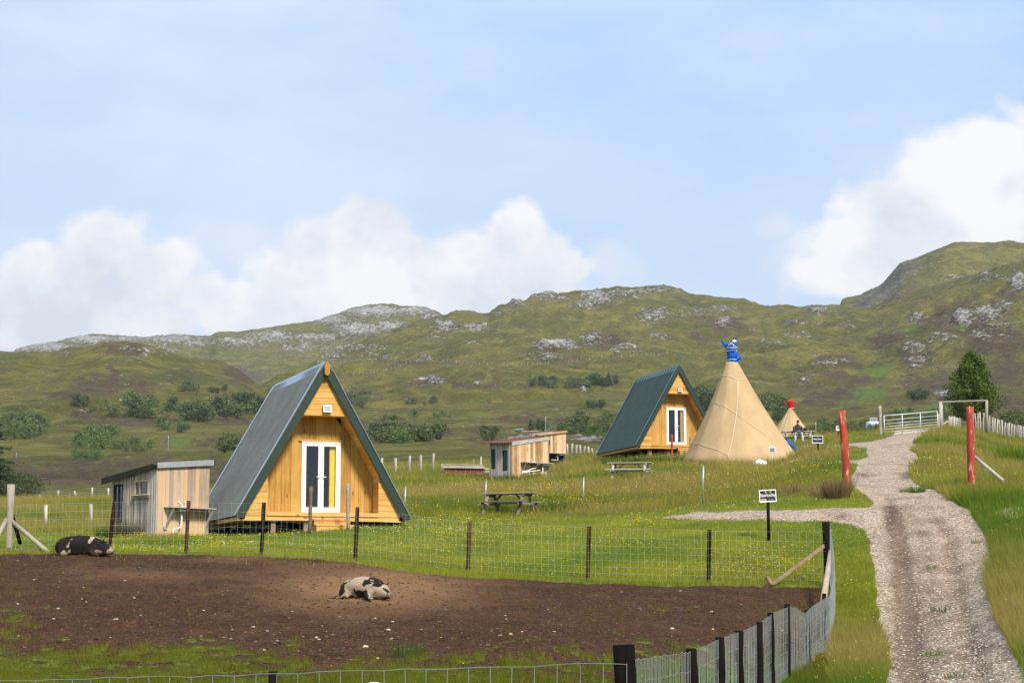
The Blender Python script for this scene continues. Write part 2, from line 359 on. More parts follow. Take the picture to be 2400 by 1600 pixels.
        tt = nt.mapr(nt.math('MULTIPLY_ADD', nt.math('SUBTRACT', n3, .5), .9, tr), .42, .58, 0, 1, True)
        c = nt.mix(tt, c, gc)
        hb = nt.math('ADD', nt.math('MULTIPLY', nt.math('MULTIPLY_ADD', n3, 1.4, n4), mm), nt.math('MULTIPLY', tt, nt.math('MULTIPLY_ADD', s1.outputs[0], .5, nt.math('MULTIPLY', n3, .8))))
        hb = nt.math('MULTIPLY_ADD', f2, .3, hb)
        nt.put(b.inputs['Normal'], nt.bump(hb, .8, .06))
    nt.put(b.inputs['Base Color'], c); b.inputs['Roughness'].default_value = .95
    b.inputs['Specular IOR Level'].default_value = .15
    return m
M_LAND = land_material('pasture', False); M_HILL = land_material('hillside', True)

def blobs(px, py, lst, n):
    r = np.zeros(px.shape)
    for (cx, cy, rx, ry, a) in lst: r = np.maximum(r, a * np.exp(-((((px - cx) / rx) ** 2 + ((py - cy) / ry) ** 2)) ** 1.3))
    return r
HEATH = [(100,1115,330,26,.75),(330,1095,300,22,.7),(520,1125,120,22,.6),(330,960,60,14,.5),(230,905,90,22,.8),(150,925,60,14,.7),(265,880,40,14,.7),(330,905,50,25,.6),(570,880,60,25,.7),(300,820,60,14,.7),(560,940,60,14,.6),(300,985,140,16,.7),
 (570,985,90,14,.6),(480,1035,90,18,.6),(190,970,50,12,.8),(900,995,130,12,.6),(1000,1015,180,10,.5),(1280,985,120,14,.65),(1350,1005,60,14,.8),(1100,905,260,10,.45),(1000,850,120,8,.5),(860,935,200,7,.5),(1400,1028,60,12,.9),(1150,1035,60,10,.7),
 (1290,810,60,16,.75),(1420,800,70,20,.7),(1330,845,60,10,.5),(1700,765,60,24,.75),(1640,790,40,10,.6),(1300,690,30,8,.3),(1950,850,90,16,.6),(2010,885,100,16,.7),(1880,905,60,14,.5),(1990,925,110,18,.75),(1930,945,60,10,.7),(2080,800,60,24,.6),(2150,840,50,40,.6),
 (2250,760,110,30,.7),(2330,800,110,40,.75),(2200,900,90,30,.65),(2370,870,80,40,.75),(2370,960,70,28,.7),(2230,940,60,14,.7),(2140,945,50,14,.5),(2260,720,90,20,.5),(2070,760,50,14,.45),(2140,700,80,16,.4),(1760,900,40,8,.5),(2050,960,100,10,.4),(1850,870,70,8,.4),(2380,690,50,24,.5),(1780,860,60,8,.5)]
LUSH = [(60,1180,260,22,.35),(420,1035,25,20,.9),(440,1060,60,12,.5),(240,1030,60,12,.4),(260,980,140,10,.5),(660,1075,60,30,.6),(1120,970,60,10,.7),(1350,1065,60,14,.5),(1290,1000,40,14,.6),(2060,870,60,24,.85),(2040,925,50,26,.9),(2130,770,36,12,.8),(2110,750,30,10,.6),
 (2250,770,30,9,.8),(1990,940,60,14,.7),(2190,955,60,12,.8),(2120,960,60,10,.8),(2200,810,50,16,.45),(2330,840,60,24,.5),(1775,905,25,8,.8),(1110,720,20,6,.3),(880,830,80,20,.25),(1200,1045,60,10,.5),(2390,745,30,8,.7),(1850,1000,160,14,.4),(60,985,50,14,.4),(1500,780,200,40,.15),(1760,780,200,30,.15)]
ROCK = [(110,812,75,14,.55),(210,795,70,11,.6),(60,820,30,8,.5),(300,795,60,9,.45),(400,795,90,12,.5),(300,818,30,10,.3),(370,820,60,8,.4),(450,800,60,12,.4),(560,800,60,14,.45),(640,790,70,16,.45),(740,790,80,14,.45),(770,750,60,12,.5),(840,770,60,20,.55),(880,730,80,14,.6),(960,728,60,12,.55),(1010,742,30,8,.5),(840,815,80,12,.4),(700,815,60,10,.4),(900,765,60,14,.5),
 (780,840,50,20,.35),(900,840,60,14,.3),(950,835,60,12,.2),(340,830,30,12,.3),(320,840,40,8,.25),
 (1045,768,36,16,.62),(1110,768,60,10,.5),(1020,790,40,12,.35),(1170,730,40,10,.3),(1215,715,24,10,.45),(1290,697,60,8,.5),(1400,700,50,18,.55),(1370,715,36,14,.55),(1470,688,60,12,.5),(1550,683,60,9,.45),(1530,745,40,16,.5),(1545,728,50,10,.35),(1300,810,60,14,.62),(1390,795,40,16,.5),(1280,835,60,10,.45),(1100,800,25,8,.4),(1000,840,30,8,.35),(1470,815,50,10,.45),(1540,790,30,12,.45),(1010,890,32,14,.5),(1140,886,12,5,.5),(1120,903,12,3,.6),(1365,915,18,4,.6),
 (1380,1025,45,9,.6),(1290,1010,20,6,.3),(1640,728,40,8,.4),(1690,725,40,12,.4),(1700,757,26,14,.55),(1600,735,60,10,.3),(1925,730,40,8,.5),(1880,755,60,6,.35),(1870,785,30,8,.4),(1810,805,30,10,.4),(1930,850,40,10,.45),(1970,845,30,8,.35),(1900,830,20,8,.3),(1980,765,20,8,.35),(2135,815,36,14,.55),(2150,850,30,20,.4),(2260,745,40,24,.55),(2310,735,40,20,.6),(2350,720,30,16,.5),(2390,660,22,26,.62),(2320,650,60,8,.45),(2150,745,30,14,.4),(2210,790,40,14,.45),(2300,790,30,10,.4),(2210,920,24,9,.6),(1995,768,12,8,.4),(2260,650,60,8,.3),(2340,770,50,20,.4),(2190,860,30,14,.3),(1890,893,24,5,.4),(185,970,25,6,.45),
 (160,830,12,8,.3),(220,895,10,4,.3),(1010,735,50,5,.4),(530,930,10,3,.4)]
def far_attrs(X, Y, Z, crestboost=None):
    px, py = proj(X, Y, Z)
    nb = fbm(px / 60, py / 22, 5, .6); nc = fbm(px / 14 + py / 30, py / 8, 4, .6)
    nd = fbm((px + 2.2 * py) / 40 + 9, (py - .25 * px) / 12, 4, .6); heath = blobs(px + nc * 26 + nb * 50, py + nb * 16 + nd * 12, HEATH, None) * (.75 + .6 * nd) + .30 * nb + .22 + .32 * nd
    lush = blobs(px + nb * 34, py + nc * 9, LUSH, None) * (.8 + .5 * nd) + .12 * nb
    rock = blobs(px + nc * 14 + nb * 10, py + nb * 9, ROCK, None) + .10 * nb + .17 * nc + .035
    return px, py, {'heath': heath, 'lush': lush, 'rock': rock}

rl_ = lambda py: np.interp(py, [1150, 1250, 1400, 1600], [2082, 2104, 2122, 2140])
rr_ = lambda py: np.interp(py, [1150, 1250, 1400, 1600], [2140, 2225, 2250, 2300])
wd_ = lambda py: np.interp(py, [1150, 1600], [14, 34])
def build_ground():
    cols = np.concatenate([np.linspace(-2600, -60, 70)[:-1], np.arange(-60, 2461, 2.3), np.linspace(2460, 4900, 70)[1:]])
    sx = (cols - 1200) / F / 1.003
    def seg(a, b, n): return np.exp(np.linspace(math.log(a), math.log(b), n, endpoint=False))
    Ys = np.concatenate([seg(3, 20, 14), seg(20, 46, 235), seg(46, 110, 250), seg(110, 480, 130), seg(480, 1690, 90), [1690.]])
    S, Yg = np.meshgrid(sx, Ys); X = S * Yg; Yf = Yg
    Z = gz(X, Yf)
    X, Yf, Z = X.ravel(), Yf.ravel(), Z.ravel()
    px, py, tr, md = masks(X, Yf, Z)
    # relief: clods in the pen, ruts and stones on the track, tussocks
    Z = Z - .07 * tr * (np.exp(-((px - rl_(py)) / wd_(py)) ** 2) + .8 * np.exp(-((px - rr_(py)) / wd_(py)) ** 2)) * sstep(1150, 1220, py)
    clod = md * (0.040 * fbm(X / .22, Yf / .22, 3) + .05 * fbm(X / .95, Yf / .95, 2))
    grv = tr * (0.018 * fbm(X / .25, Yf / .25, 2) - .02)
    tus = (1 - md) * (1 - tr) * np.clip((60 - Yf) / 20, .3, 1) * .03 * fbm(X / .5, Yf / .5, 2)
    Z = Z + (clod + grv + tus) * (Yf < 125)
    fp, fq, at_ = far_attrs(X, Yf, Z)
    nearf = sstep(135, 190, Yf)
    left = 0
    at_['heath'] = at_['heath'] * nearf + (1 - nearf) * (.16 + .5 * fbm(X / 9, Yf / 9, 3) * .6)
    at_['lush'] = np.clip(at_['lush'], 0, 1) * nearf + (1 - nearf) * (.30 + .4 * fbm(X / 14 + 3, Yf / 14, 3))
    at_['rock'] = at_['rock'] * nearf
    at_['track'] = tr; at_['mud'] = md
    n5 = fbm(X / 1.1, Yf / 1.1, 3)
    at_['dust'] = np.clip(gauss(px, py, 870, 1378, 230, 52) * 1.35 + .6 * gauss(px, py, 560, 1308, 90, 9) + .4 * gauss(px, py, 300, 1350, 200, 18) + n5 * .35 - .05, 0, 1)
    rutl = np.interp(py, [1150, 1250, 1400, 1600], [2082, 2104, 2122, 2140]); rutr = np.interp(py, [1150, 1250, 1400, 1600], [2140, 2225, 2250, 2300])
    wdt = np.interp(py, [1150, 1600], [12, 32])
    at_['wet'] = np.clip((1.9 * np.exp(-((px - rutl) / wdt / 1.25) ** 2) + .8 * np.exp(-((px - rutr) / wdt / 1.2) ** 2) + .6 * np.exp(-((px - (rutl + rutr) / 2) / (wdt * 1.6)) ** 2)) * sstep(1150, 1220, py) + n5 * .8 + .05, 0, 1)
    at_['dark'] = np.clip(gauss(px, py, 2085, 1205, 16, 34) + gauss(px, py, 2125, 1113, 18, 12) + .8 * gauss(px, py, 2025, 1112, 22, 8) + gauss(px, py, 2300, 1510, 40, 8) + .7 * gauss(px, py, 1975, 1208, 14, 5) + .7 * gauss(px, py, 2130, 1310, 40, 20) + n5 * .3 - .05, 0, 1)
    lawn = sstep(46, 43, Yf) + sstep(63, 58, Yf + 3 * n5) + .8 * gauss(px, py, 2000, 1170, 60, 16)
    at_['lawn'] = np.clip(lawn, 0, 1) * (1 - .6 * sstep(1990, 2100, px) * sstep(1500, 1100, py))
    V = np.stack([X, Yf, Z], 1); Fq = grid_faces(len(Ys), len(cols))
    fm = md[Fq].mean(1) > .5; ft = (tr[Fq].mean(1) > .5) & ~fm
    inpen = (py[Fq].mean(1) > 0) & fm
    far = (Yf[Fq].mean(1) > 150) & ~fm & ~ft
    for nm, kp, kind in (('ground', ~fm & ~ft & ~far, 'structure'), ('mud', fm, 'structure'), ('track', ft, 'structure'), ('moorland', far, 'structure')):
        v, f, a = sub_mesh(V, Fq, at_, kp)
        o = mesh_obj(nm, v, f, M_HILL if nm == 'moorland' else M_LAND, True, a); o['kind'] = kind
    return V, Fq, px, py, tr, md
GV, GF, Gpx, Gpy, Gtr, Gmd = build_ground()

def hill(name, PX, rows, cols, vs_, pyref, amp, camp, ck, rockadd=0.0, heathadd=0.0, seed=0, rsc=1.0):
    """rows: list of (v, Y-list or scalar, py list)"""
    vv = np.array([r[0] for r in rows], float)
    Yc = np.array([np.full(len(PX), r[1]) if np.isscalar(r[1]) else r[1] for r in rows], float)
    P = np.array([r[2] for r in rows], float); T = np.tan(np.arctan((800 - P) / F) + TH)
    sx = st_of(np.array(PX, float), pyref)[0]; sc = st_of(np.array(cols, float), pyref)[0]
    Yg = pchip(sx, pchip(vv, Yc, vs_).T, sc).T; Tg = pchip(sx, pchip(vv, T, vs_).T, sc).T
    X = sc[None] * Yg; Z = CAMZ + Tg * Yg
    k = np.clip((1.0 - np.abs(vs_[:, None] - 1.0) * 6), 0, 1)                # 1 at the crest
    n = fbm(X / 150 + seed, Yg / 190, 5, .55); rd = ridg(X / 110 + seed, Yg / 130 + 3, 4, .55)
    Z = Z + (amp * (n * .9 + rd * .5)) * (1 - k * .8) * sstep(0, .1, vs_)[:, None] + camp * k * fbm(X / 28 + seed, Yg / 400, 4, .6)
    X, Yf, Z = X.ravel(), Yg.ravel(), Z.ravel()
    px, py, a = far_attrs(X, Yf, Z)
    a['rock'] = a['rock'] + rockadd; a['heath'] = a['heath'] + heathadd
    if ck: a = ck(px, py, a)
    rk = sstep(.22, .6, a['rock'] + .25 * fbm(X / 22, Yf / 22, 3))
    Z = Z + rk * (4.0 + 5 * fbm(X / 16 + 2, Yf / 16, 3, .6)) * (Yf / 2200) * rsc
    V = np.stack([X, Yf, Z], 1)
    o = mesh_obj(name, V, grid_faces(len(vs_), len(cols)), M_HILL, True, a); o['kind'] = 'structure'
    return V, px, py
def interp_list(pts, PX): return list(np.interp(PX, [p[0] for p in pts], [p[1] for p in pts]))
VS = lambda n, m: np.concatenate([np.linspace(0, 1, n, endpoint=False), np.linspace(1, 1.35, m)])
# main ridge, from behind the knoll to the right edge
cB = [(300,1010),(500,960),(640,905),(700,872),(800,825),(885,790),(950,768),(1038,745),(1070,737),(1100,733),(1140,738),(1170,722),(1220,708),(1270,693),(1330,687),(1400,685),(1450,680),(1500,676),(1550,673),(1590,679),(1624,695),(1661,697),(1712,703),(1753,708),(1804,717),(1889,720),(1967,722),(2042,722),(2103,698),(2180,675),(2246,656),(2297,640),(2348,629),(2400,613),(2600,570),(3300,480)]
PB = [p[0] for p in cB]; crB = np.array([p[1] for p in cB], float)
YB = np.interp(PB, [300, 900, 1550, 2000, 2400, 3300], [1700, 2050, 2250, 2000, 1650, 1500])
def rowB(v, f, g): return (v, 900 + (YB - 900) * f, 985 + (crB - 985) * g - 0)
HB = hill('main_hill', PB, [rowB(0, 0, -.35), rowB(.15, .1, .05), rowB(.4, .33, .33), rowB(.7, .62, .64), rowB(.9, .86, .9), rowB(1, 1, 1), rowB(1.08, 1.08, .95), rowB(1.35, 1.5, .2)],
     np.arange(300, 3300, 2.6), VS(300, 18), 800, 21, 5, None, seed=3)
cA = [(-900,900),(-300,850),(0,832),(37,824),(60,815),(112,806),(160,797),(207,789),(240,785),(280,788),(340,792),(408,787),(490,790),(510,779),(560,778),(629,768),(697,759),(740,755),(770,745),(800,735),(841,720),(868,715),(912,712),(953,720),(990,725),(1021,732),(1038,744),(1100,765),(1300,800),(1600,850)]
PA = [p[0] for p in cA]; crA = np.array([p[1] for p in cA], float)
HA = hill('far_ridge', PA, [(0, 2100, 1000 + 0 * crA), (.5, 2600, 900 + (crA - 740) * .35), (1, 3200, crA), (1.1, 3400, crA + 8), (1.35, 4000, crA + 80)],
     np.arange(-900, 1600, 2.8), VS(150, 12), 800, 14, 3.5, None, rockadd=.10, heathadd=-.12, seed=11, rsc=.35)
cC = [(-900,880),(-100,838),(0,826),(37,827),(112,831),(153,822),(204,813),(250,804),(290,802),(320,805),(350,813),(391,826),(442,840),(510,849),(561,872),(595,900),(640,935),(700,965),(800,1000),(1000,1040)]
PC = [p[0] for p in cC]; crC = np.array([p[1] for p in cC], float)
HC = hill('knoll', PC, [(0, 620, 1100 + 0 * crC), (.2, 780, 1020 + (crC - 800) * .1), (.45, 900, 950 + (crC - 830) * .5), (.75, 1080, (crC * .62 + 950 * .38)), (1, 1300, crC), (1.1, 1370, crC + 6), (1.35, 1650, crC + 90)],
     np.arange(-900, 1000, 2.6), VS(230, 14), 850, 9, 2.0, None, seed=23)
cE = [(1880,800),(1940,745),(1966,722),(1974,707),(2000,702),(2025,696),(2050,688),(2071,676),(2086,659),(2100,642),(2120,622),(2161,605),(2199,588),(2246,572),(2330,571),(2370,569),(2400,572),(2700,590),(3300,650)]
PE = [p[0] for p in cE]; crE = np.array([p[1] for p in cE], float)
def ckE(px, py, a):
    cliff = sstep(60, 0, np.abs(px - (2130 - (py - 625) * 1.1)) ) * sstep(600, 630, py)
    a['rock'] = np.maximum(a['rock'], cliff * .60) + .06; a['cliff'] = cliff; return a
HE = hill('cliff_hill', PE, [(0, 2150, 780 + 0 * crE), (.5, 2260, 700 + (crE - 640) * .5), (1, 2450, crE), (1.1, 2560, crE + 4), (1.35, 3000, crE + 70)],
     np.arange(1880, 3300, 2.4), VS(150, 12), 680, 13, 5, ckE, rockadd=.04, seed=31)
# land beyond and around, so the ground reaches the horizon from any side
v = np.array([(-14000, -9000, -70), (14000, -9000, -70), (14000, 16000, -70), (-14000, 16000, -70)], float); v[:, 2] += 0
o = mesh_obj('lowland', v, np.array([[0, 1, 2, 3]]), M_HILL, False, {'heath': np.full(4, .2), 'lush': np.full(4, .2), 'rock': np.zeros(4)}); o['kind'] = 'structure'

# ================================================================ OBJECT HELPERS
class MB:
    """collects simple solids and links them as ONE mesh object"""
    def __init__(s): s.v = []; s.f = []; s.tone = []; s.sm = []
    def add(s, vs_, fs, tone=None, smooth=False):
        b = len(s.v); tone = random.random() if tone is None else tone
        s.v += [tuple(v) for v in vs_]; s.f += [tuple(i + b for i in f) for f in fs]; s.tone += [tone] * len(vs_); s.sm += [smooth] * len(fs)
    def hexa(s, p, tone=None):          # 8 points: bottom 4 ccw, top 4 ccw
        s.add(p, [(3, 2, 1, 0), (4, 5, 6, 7), (0, 1, 5, 4), (1, 2, 6, 5), (2, 3, 7, 6), (3, 0, 4, 7)], tone)
    def box(s, x0, x1, y0, y1, z0, z1, tone=None):
        s.hexa([(x0, y0, z0), (x1, y0, z0), (x1, y1, z0), (x0, y1, z0), (x0, y0, z1), (x1, y0, z1), (x1, y1, z1), (x0, y1, z1)], tone)
    def beam(s, a, b, w, h, up=(0, 0, 1), tone=None):
        a = Vector(a); b = Vector(b); d = (b - a).normalized(); u = Vector(up)
        if abs(d.dot(u)) > .98: u = Vector((0, 1, 0))
        r = d.cross(u).normalized() * (w / 2); t = r.cross(d).normalized() * (h / 2)
        s.hexa([a - r - t, a + r - t, b + r - t, b - r - t, a - r + t, a + r + t, b + r + t, b - r + t], tone)
    def tube(s, pts, r, n=8, cap=True, tone=None, smooth=True):
        pts = [Vector(p) for p in pts]; rs = r if isinstance(r, (list, tuple)) else [r] * len(pts); V = []; Fc = []
        ref = None
        for i, p in enumerate(pts):
            d = (pts[min(i + 1, len(pts) - 1)] - pts[max(i - 1, 0)]).normalized()
            if ref is None: ref = Vector((0, 0, 1)) if abs(d.z) < .9 else Vector((1, 0, 0))
            x = d.cross(ref).normalized(); y = d.cross(x).normalized(); ref = y.cross(d) * -1 if False else ref
            for k in range(n):
                a = 2 * math.pi * k / n; V.append(p + (x * math.cos(a) + y * math.sin(a)) * rs[i])
        for i in range(len(pts) - 1):
            for k in range(n):
                a = i * n + k; b = i * n + (k + 1) % n; Fc.append((a, b, b + n, a + n))
        s.add(V, Fc, tone, smooth)
        if cap:
            b0 = len(s.v) - len(V); s.f.append(tuple(b0 + k for k in range(n))[::-1]); s.f.append(tuple(b0 + (len(pts) - 1) * n + k for k in range(n))); s.sm += [False, False]
    def rings(s, rings, tone=None, smooth=True, cap=True):
        n = len(rings[0]); V = [p for r_ in rings for p in r_]; Fc = []
        for i in range(len(rings) - 1):
            for k in range(n):
                a = i * n + k; b = i * n + (k + 1) % n; Fc.append((a, b, b + n, a + n))
        s.add(V, Fc, tone, smooth)
        if cap:
            b0 = len(s.v) - len(V); s.f.append(tuple(b0 + k for k in range(n))[::-1]); s.f.append(tuple(b0 + (len(rings) - 1) * n + k for k in range(n))); s.sm += [smooth, smooth]
    def prism(s, poly, y0, y1, tone=None):   # poly in x,z
        n = len(poly); V = [(x, y0, z) for x, z in poly] + [(x, y1, z) for x, z in poly]
        Fc = [tuple(range(n)), tuple(range(2 * n - 1, n - 1, -1))] + [(i + n, (i + 1) % n + n, (i + 1) % n, i) for i in range(n)]
        s.add(V, Fc, tone)
    def build(s, name, m, parent=None, mw=None, bevel=0):
        me = bpy.data.meshes.new(name); me.from_pydata([tuple(v) for v in s.v], [], s.f)
        me.polygons.foreach_set('use_smooth', s.sm)
        a = me.attributes.new('tone', 'FLOAT', 'POINT'); a.data.foreach_set('value', s.tone)
        me.materials.append(m); o = bpy.data.objects.new(name, me); COL.objects.link(o)
        if parent: o.parent = parent
        if mw is not None: o.matrix_local = mw
        if bevel:
            md = o.modifiers.new('edge', 'BEVEL'); md.width = bevel; md.segments = 1; md.limit_method = 'ANGLE'
        return o
def tag(o, label, cat, group=None, kind=None):
    o['label'] = label; o['category'] = cat
    if group: o['group'] = group
    if kind: o['kind'] = kind
    return o
def thing(name, loc, label, cat, rz=0, group=None):
    o = bpy.data.objects.new(name, None); COL.objects.link(o); o.location = loc; o.rotation_euler = (0, 0, rz); o.empty_display_size = .3
    return tag(o, label, cat, group)
def rel(root, p): return Vector(p) - root.location
def copy_thing(root, loc, label, rz=None, scale=None):
    c = root.copy(); COL.objects.link(c); c.location = loc; c['label'] = label
    if rz is not None: c.rotation_euler = (0, 0, rz)
    if scale is not None: c.scale = scale if not isinstance(scale, (int, float)) else (scale,) * 3
    def rec(src, dst):
        for ch in src.children:
            d = ch.copy(); COL.objects.link(d); d.parent = dst
            rec(ch, d)
    rec(root, c); return c

# ---------------------------------------------------------------- materials
def simple(name, col, rough=.7, metal=0, spec=.3, var=.25, scale=6, bump=0.0, bscale=30):
    m, nt, b = newmat(name); oc = nt.new('ShaderNodeTexCoord').outputs['Object']
    n = nt.noise(oc, scale, 4, .6); c = nt.mix(nt.mapr(n, .3, .7), tuple(x * (1 - var) for x in col), tuple(min(1, x * (1 + var)) for x in col))
    nt.put(b.inputs['Base Color'], c); b.inputs['Roughness'].default_value = rough; b.inputs['Metallic'].default_value = metal
    b.inputs['Specular IOR Level'].default_value = spec
    if bump: nt.put(b.inputs['Normal'], nt.bump(nt.noise(oc, bscale, 3, .6), bump, .01))
    return m
def wood(name, c1, c2, c3=None, rough=.75, axis='z', knots=True, tonev=.5, spec=.25):
    """grain runs along the given local axis; tone attribute varies plank by plank"""
    m, nt, b = newmat(name); oc = nt.new('ShaderNodeTexCoord').outputs['Object']; tone = nt.attr('tone')
    off = nt.new('ShaderNodeCombineXYZ'); nt.put(off.inputs[0], nt.math('MULTIPLY', tone, 37.0)); nt.put(off.inputs[1], nt.math('MULTIPLY', tone, 91.0)); nt.put(off.inputs[2], nt.math('MULTIPLY', tone, 53.0))
    va = nt.new('ShaderNodeVectorMath', operation='ADD'); nt.put(va.inputs[0], oc); nt.put(va.inputs[1], off.outputs[0]); P = va.outputs[0]
    sc = {'z': (22, 22, 1.3), 'x': (1.3, 22, 22), 'y': (22, 1.3, 22)}[axis]
    g = nt.noise(nt.mapping(P, scale=sc), 1.0, 5, .6, .6); g2 = nt.noise(P, 2.0, 3, .5)
    f = nt.math('MULTIPLY_ADD', nt.math('SUBTRACT', tone, .5), tonev * .8, nt.math('MULTIPLY_ADD', g, .65, nt.math('MULTIPLY', g2, .35)))
    pts = [(.28, c1), (.68, c2)] if not c3 else [(.26, c1), (.50, c2), (.74, c3)]
    c = nt.ramp(f, pts)
    if knots:
        k = nt.voro(nt.mapping(P, scale=tuple(3.2 if s > 2 else 1.6 for s in sc)), 1.0)
        c = nt.mix(nt.mapr(k, .05, .13, .75, 0), c, tuple(x * .35 for x in c1))
    nt.put(b.inputs['Base Color'], c); b.inputs['Roughness'].default_value = rough; b.inputs['Specular IOR Level'].default_value = spec
    nt.put(b.inputs['Normal'], nt.bump(g, .25, .008)); return m
M = {}
M['honey_v'] = wood('oiled_pine_upright', (.29, .135, .030), (.47, .262, .064), (.58, .35, .105), axis='z', tonev=.35)  # darker than the level boards: the porch's softer sun is put into the colour
M['honey_h'] = wood('oiled_pine_level', (.38, .18, .036), (.58, .325, .085), (.68, .42, .14), axis='x', tonev=.35)
M['honey_pale'] = wood('pale_pine_trim', (.50, .28, .10), (.74, .48, .22), axis='y', tonev=.3)
M['larch'] = wood('fresh_larch', (.30, .165, .075), (.52, .335, .17), (.62, .46, .31), axis='z', tonev=.75)
M['larch_p'] = wood('pinkish_larch', (.34, .26, .195), (.52, .39, .285), (.62, .39, .22), axis='z', tonev=.75)
M['grey_wood'] = wood('weathered_grey_boards', (.20, .165, .13), (.42, .37, .31), (.52, .47, .41), axis='z', tonev=.55)
M['grey_wood_h'] = wood('weathered_grey_rail', (.24, .21, .175), (.46, .43, .39), axis='x', tonev=.4)
M['old_wood'] = wood('old_picnic_wood', (.10, .08, .06), (.24, .20, .16), (.36, .32, .27), axis='x', tonev=.4)
M['pale_wood'] = wood('silvered_picnic_wood', (.28, .25, .22), (.48, .45, .42), axis='x', tonev=.4)
M['post_pale'] = wood('pale_strainer_post', (.23, .20, .155), (.44, .40, .33), axis='z', tonev=.3)
M['post_dark'] = wood('creosoted_post', (.006, .0045, .004), (.028, .016, .010), (.09, .05, .028), axis='z', tonev=.45, rough=.9, spec=.05)
M['post_black'] = wood('tarred_post', (.005, .0045, .0045), (.014, .011, .009), axis='z', tonev=.3, rough=.95, spec=.03)
M['strut'] = wood('brown_strut', (.085, .055, .032), (.20, .135, .08), (.32, .245, .165), axis='x', tonev=.3)
M['strut_new'] = wood('split_new_post', (.22, .155, .095), (.55, .47, .37), axis='z', tonev=.2)
M['white'] = simple('white_upvc', (.82, .83, .84), .3, var=.03, spec=.5)
M['white_pipe'] = simple('white_waste_pipe', (.80, .80, .80), .35, var=.04, spec=.5)
M['dark'] = simple('dark_void', (.02, .018, .016), .9)
M['steel'] = simple('galvanised_steel', (.36, .39, .40), .45, .6, var=.15)
M['gate'] = simple('galvanised_gate', (.60, .64, .64), .5, .35, var=.12)
M['wire'] = simple('galvanised_wire', (.26, .285, .29), .5, .3, var=.1)
M['wire_pale'] = simple('bright_galvanised_wire', (.60, .64, .62), .5, .2, var=.1)
M['basin'] = simple('stainless_basin', (.30, .34, .30), .4, .5)
M['black'] = simple('black_felt', (.018, .017, .018), .7, bump=.4)
M['flash'] = simple('pale_blue_flashing', (.36, .44, .52), .35, .5, var=.12)
M['flash_g'] = simple('green_flashing', (.055, .115, .125), .4, .1, var=.15, spec=.5)
M['green_edge'] = simple('dark_green_bargeboard', (.017, .034, .024), .45, var=.2, spec=.4)
M['fascia'] = simple('grey_metal_fascia', (.40, .43, .45), .45, .3, var=.1)
M['rust'] = simple('rusted_iron', (.14, .055, .040), .85, var=.5, scale=9)
M['stone'] = simple('white_quartz', (.70, .68, .65), .85, var=.25, scale=5, bump=1.0, bscale=9)
M['rope'] = simple('pale_rope', (.72, .66, .54), .8, var=.1)
M['blue'] = simple('blue_tarpaulin', (.001, .085, .40), .55, var=.35, scale=5, spec=.2, bump=.6, bscale=7)
M['red'] = simple('red_cloth', (.52, .006, .012), .7, var=.25, scale=4, bump=.5, bscale=8)
M['teal'] = simple('teal_plastic', (.10, .42, .42), .4, var=.15)
M['tank'] = simple('cloudy_white_plastic', (.62, .72, .78), .4, var=.12, scale=3)
M['skin'] = simple('skin', (.52, .27, .19), .55, var=.08)
M['hair'] = simple('brown_hair', (.07, .028, .014), .7)
M['hoodie'] = simple('charcoal_hoodie', (.045, .055, .055), .9, var=.25, scale=9)
M['jogger'] = simple('pale_grey_joggers', (.50, .53, .60), .9, var=.10, scale=8)
M['shoe'] = simple('grey_trainers', (.34, .33, .34), .7)
M['solar'] = simple('solar_cells', (.16, .20, .27), .25, var=.15, spec=.6)
def mat_glass():
    m, nt, b = newmat('window_glass'); nt.put(b.inputs['Base Color'], (.035, .04, .045)); b.inputs['Roughness'].default_value = .06
    b.inputs['Specular IOR Level'].default_value = .9; return m
M['glass'] = mat_glass()
def mat_pane():
    m = bpy.data.materials.new('clear_door_glass'); m.use_nodes = True; nt = NT(m.node_tree); nt.n.clear()
    o = nt.new('ShaderNodeOutputMaterial'); g = nt.new('ShaderNodeBsdfGlossy'); g.inputs['Roughness'].default_value = .03; g.inputs[0].default_value = (.9, .95, 1, 1)
    t = nt.new('ShaderNodeBsdfTransparent'); t.inputs[0].default_value = (.93, .95, .95, 1); mx = nt.new('ShaderNodeMixShader')
    nt.put(mx.inputs[0], .04); nt.l.new(t.outputs[0], mx.inputs[1]); nt.l.new(g.outputs[0], mx.inputs[2]); nt.l.new(mx.outputs[0], o.inputs[0]); return m
M['pane'] = mat_pane()
M['curtain'] = simple('yellow_curtain', (.90, .66, .01), .8, var=.08, scale=5)
M['room'] = simple('dim_room_lining', (.10, .085, .07), .9)
def mat_roof(name, c, rough, screws=False, spec=.22):
    m, nt, b = newmat(name); oc = nt.new('ShaderNodeTexCoord').outputs['Object']
    n = nt.noise(oc, 1.3, 4, .6); n2 = nt.noise(nt.mapping(oc, scale=(1, 1, 6)), 3, 4, .6)
    cc = nt.mix(nt.mapr(nt.math('MULTIPLY_ADD', n2, .4, nt.math('MULTIPLY', n, .6)), .35, .65), tuple(x * .82 for x in c), tuple(x * 1.2 for x in c))
    nt.put(b.inputs['Base Color'], cc); b.inputs['Roughness'].default_value = rough; b.inputs['Specular IOR Level'].default_value = spec; return m
M['roof1'] = mat_roof('grey_green_corrugated_sheet', (.120, .130, .128), .6)
M['roof2'] = mat_roof('dark_green_sheet', (.046, .072, .062), .75)
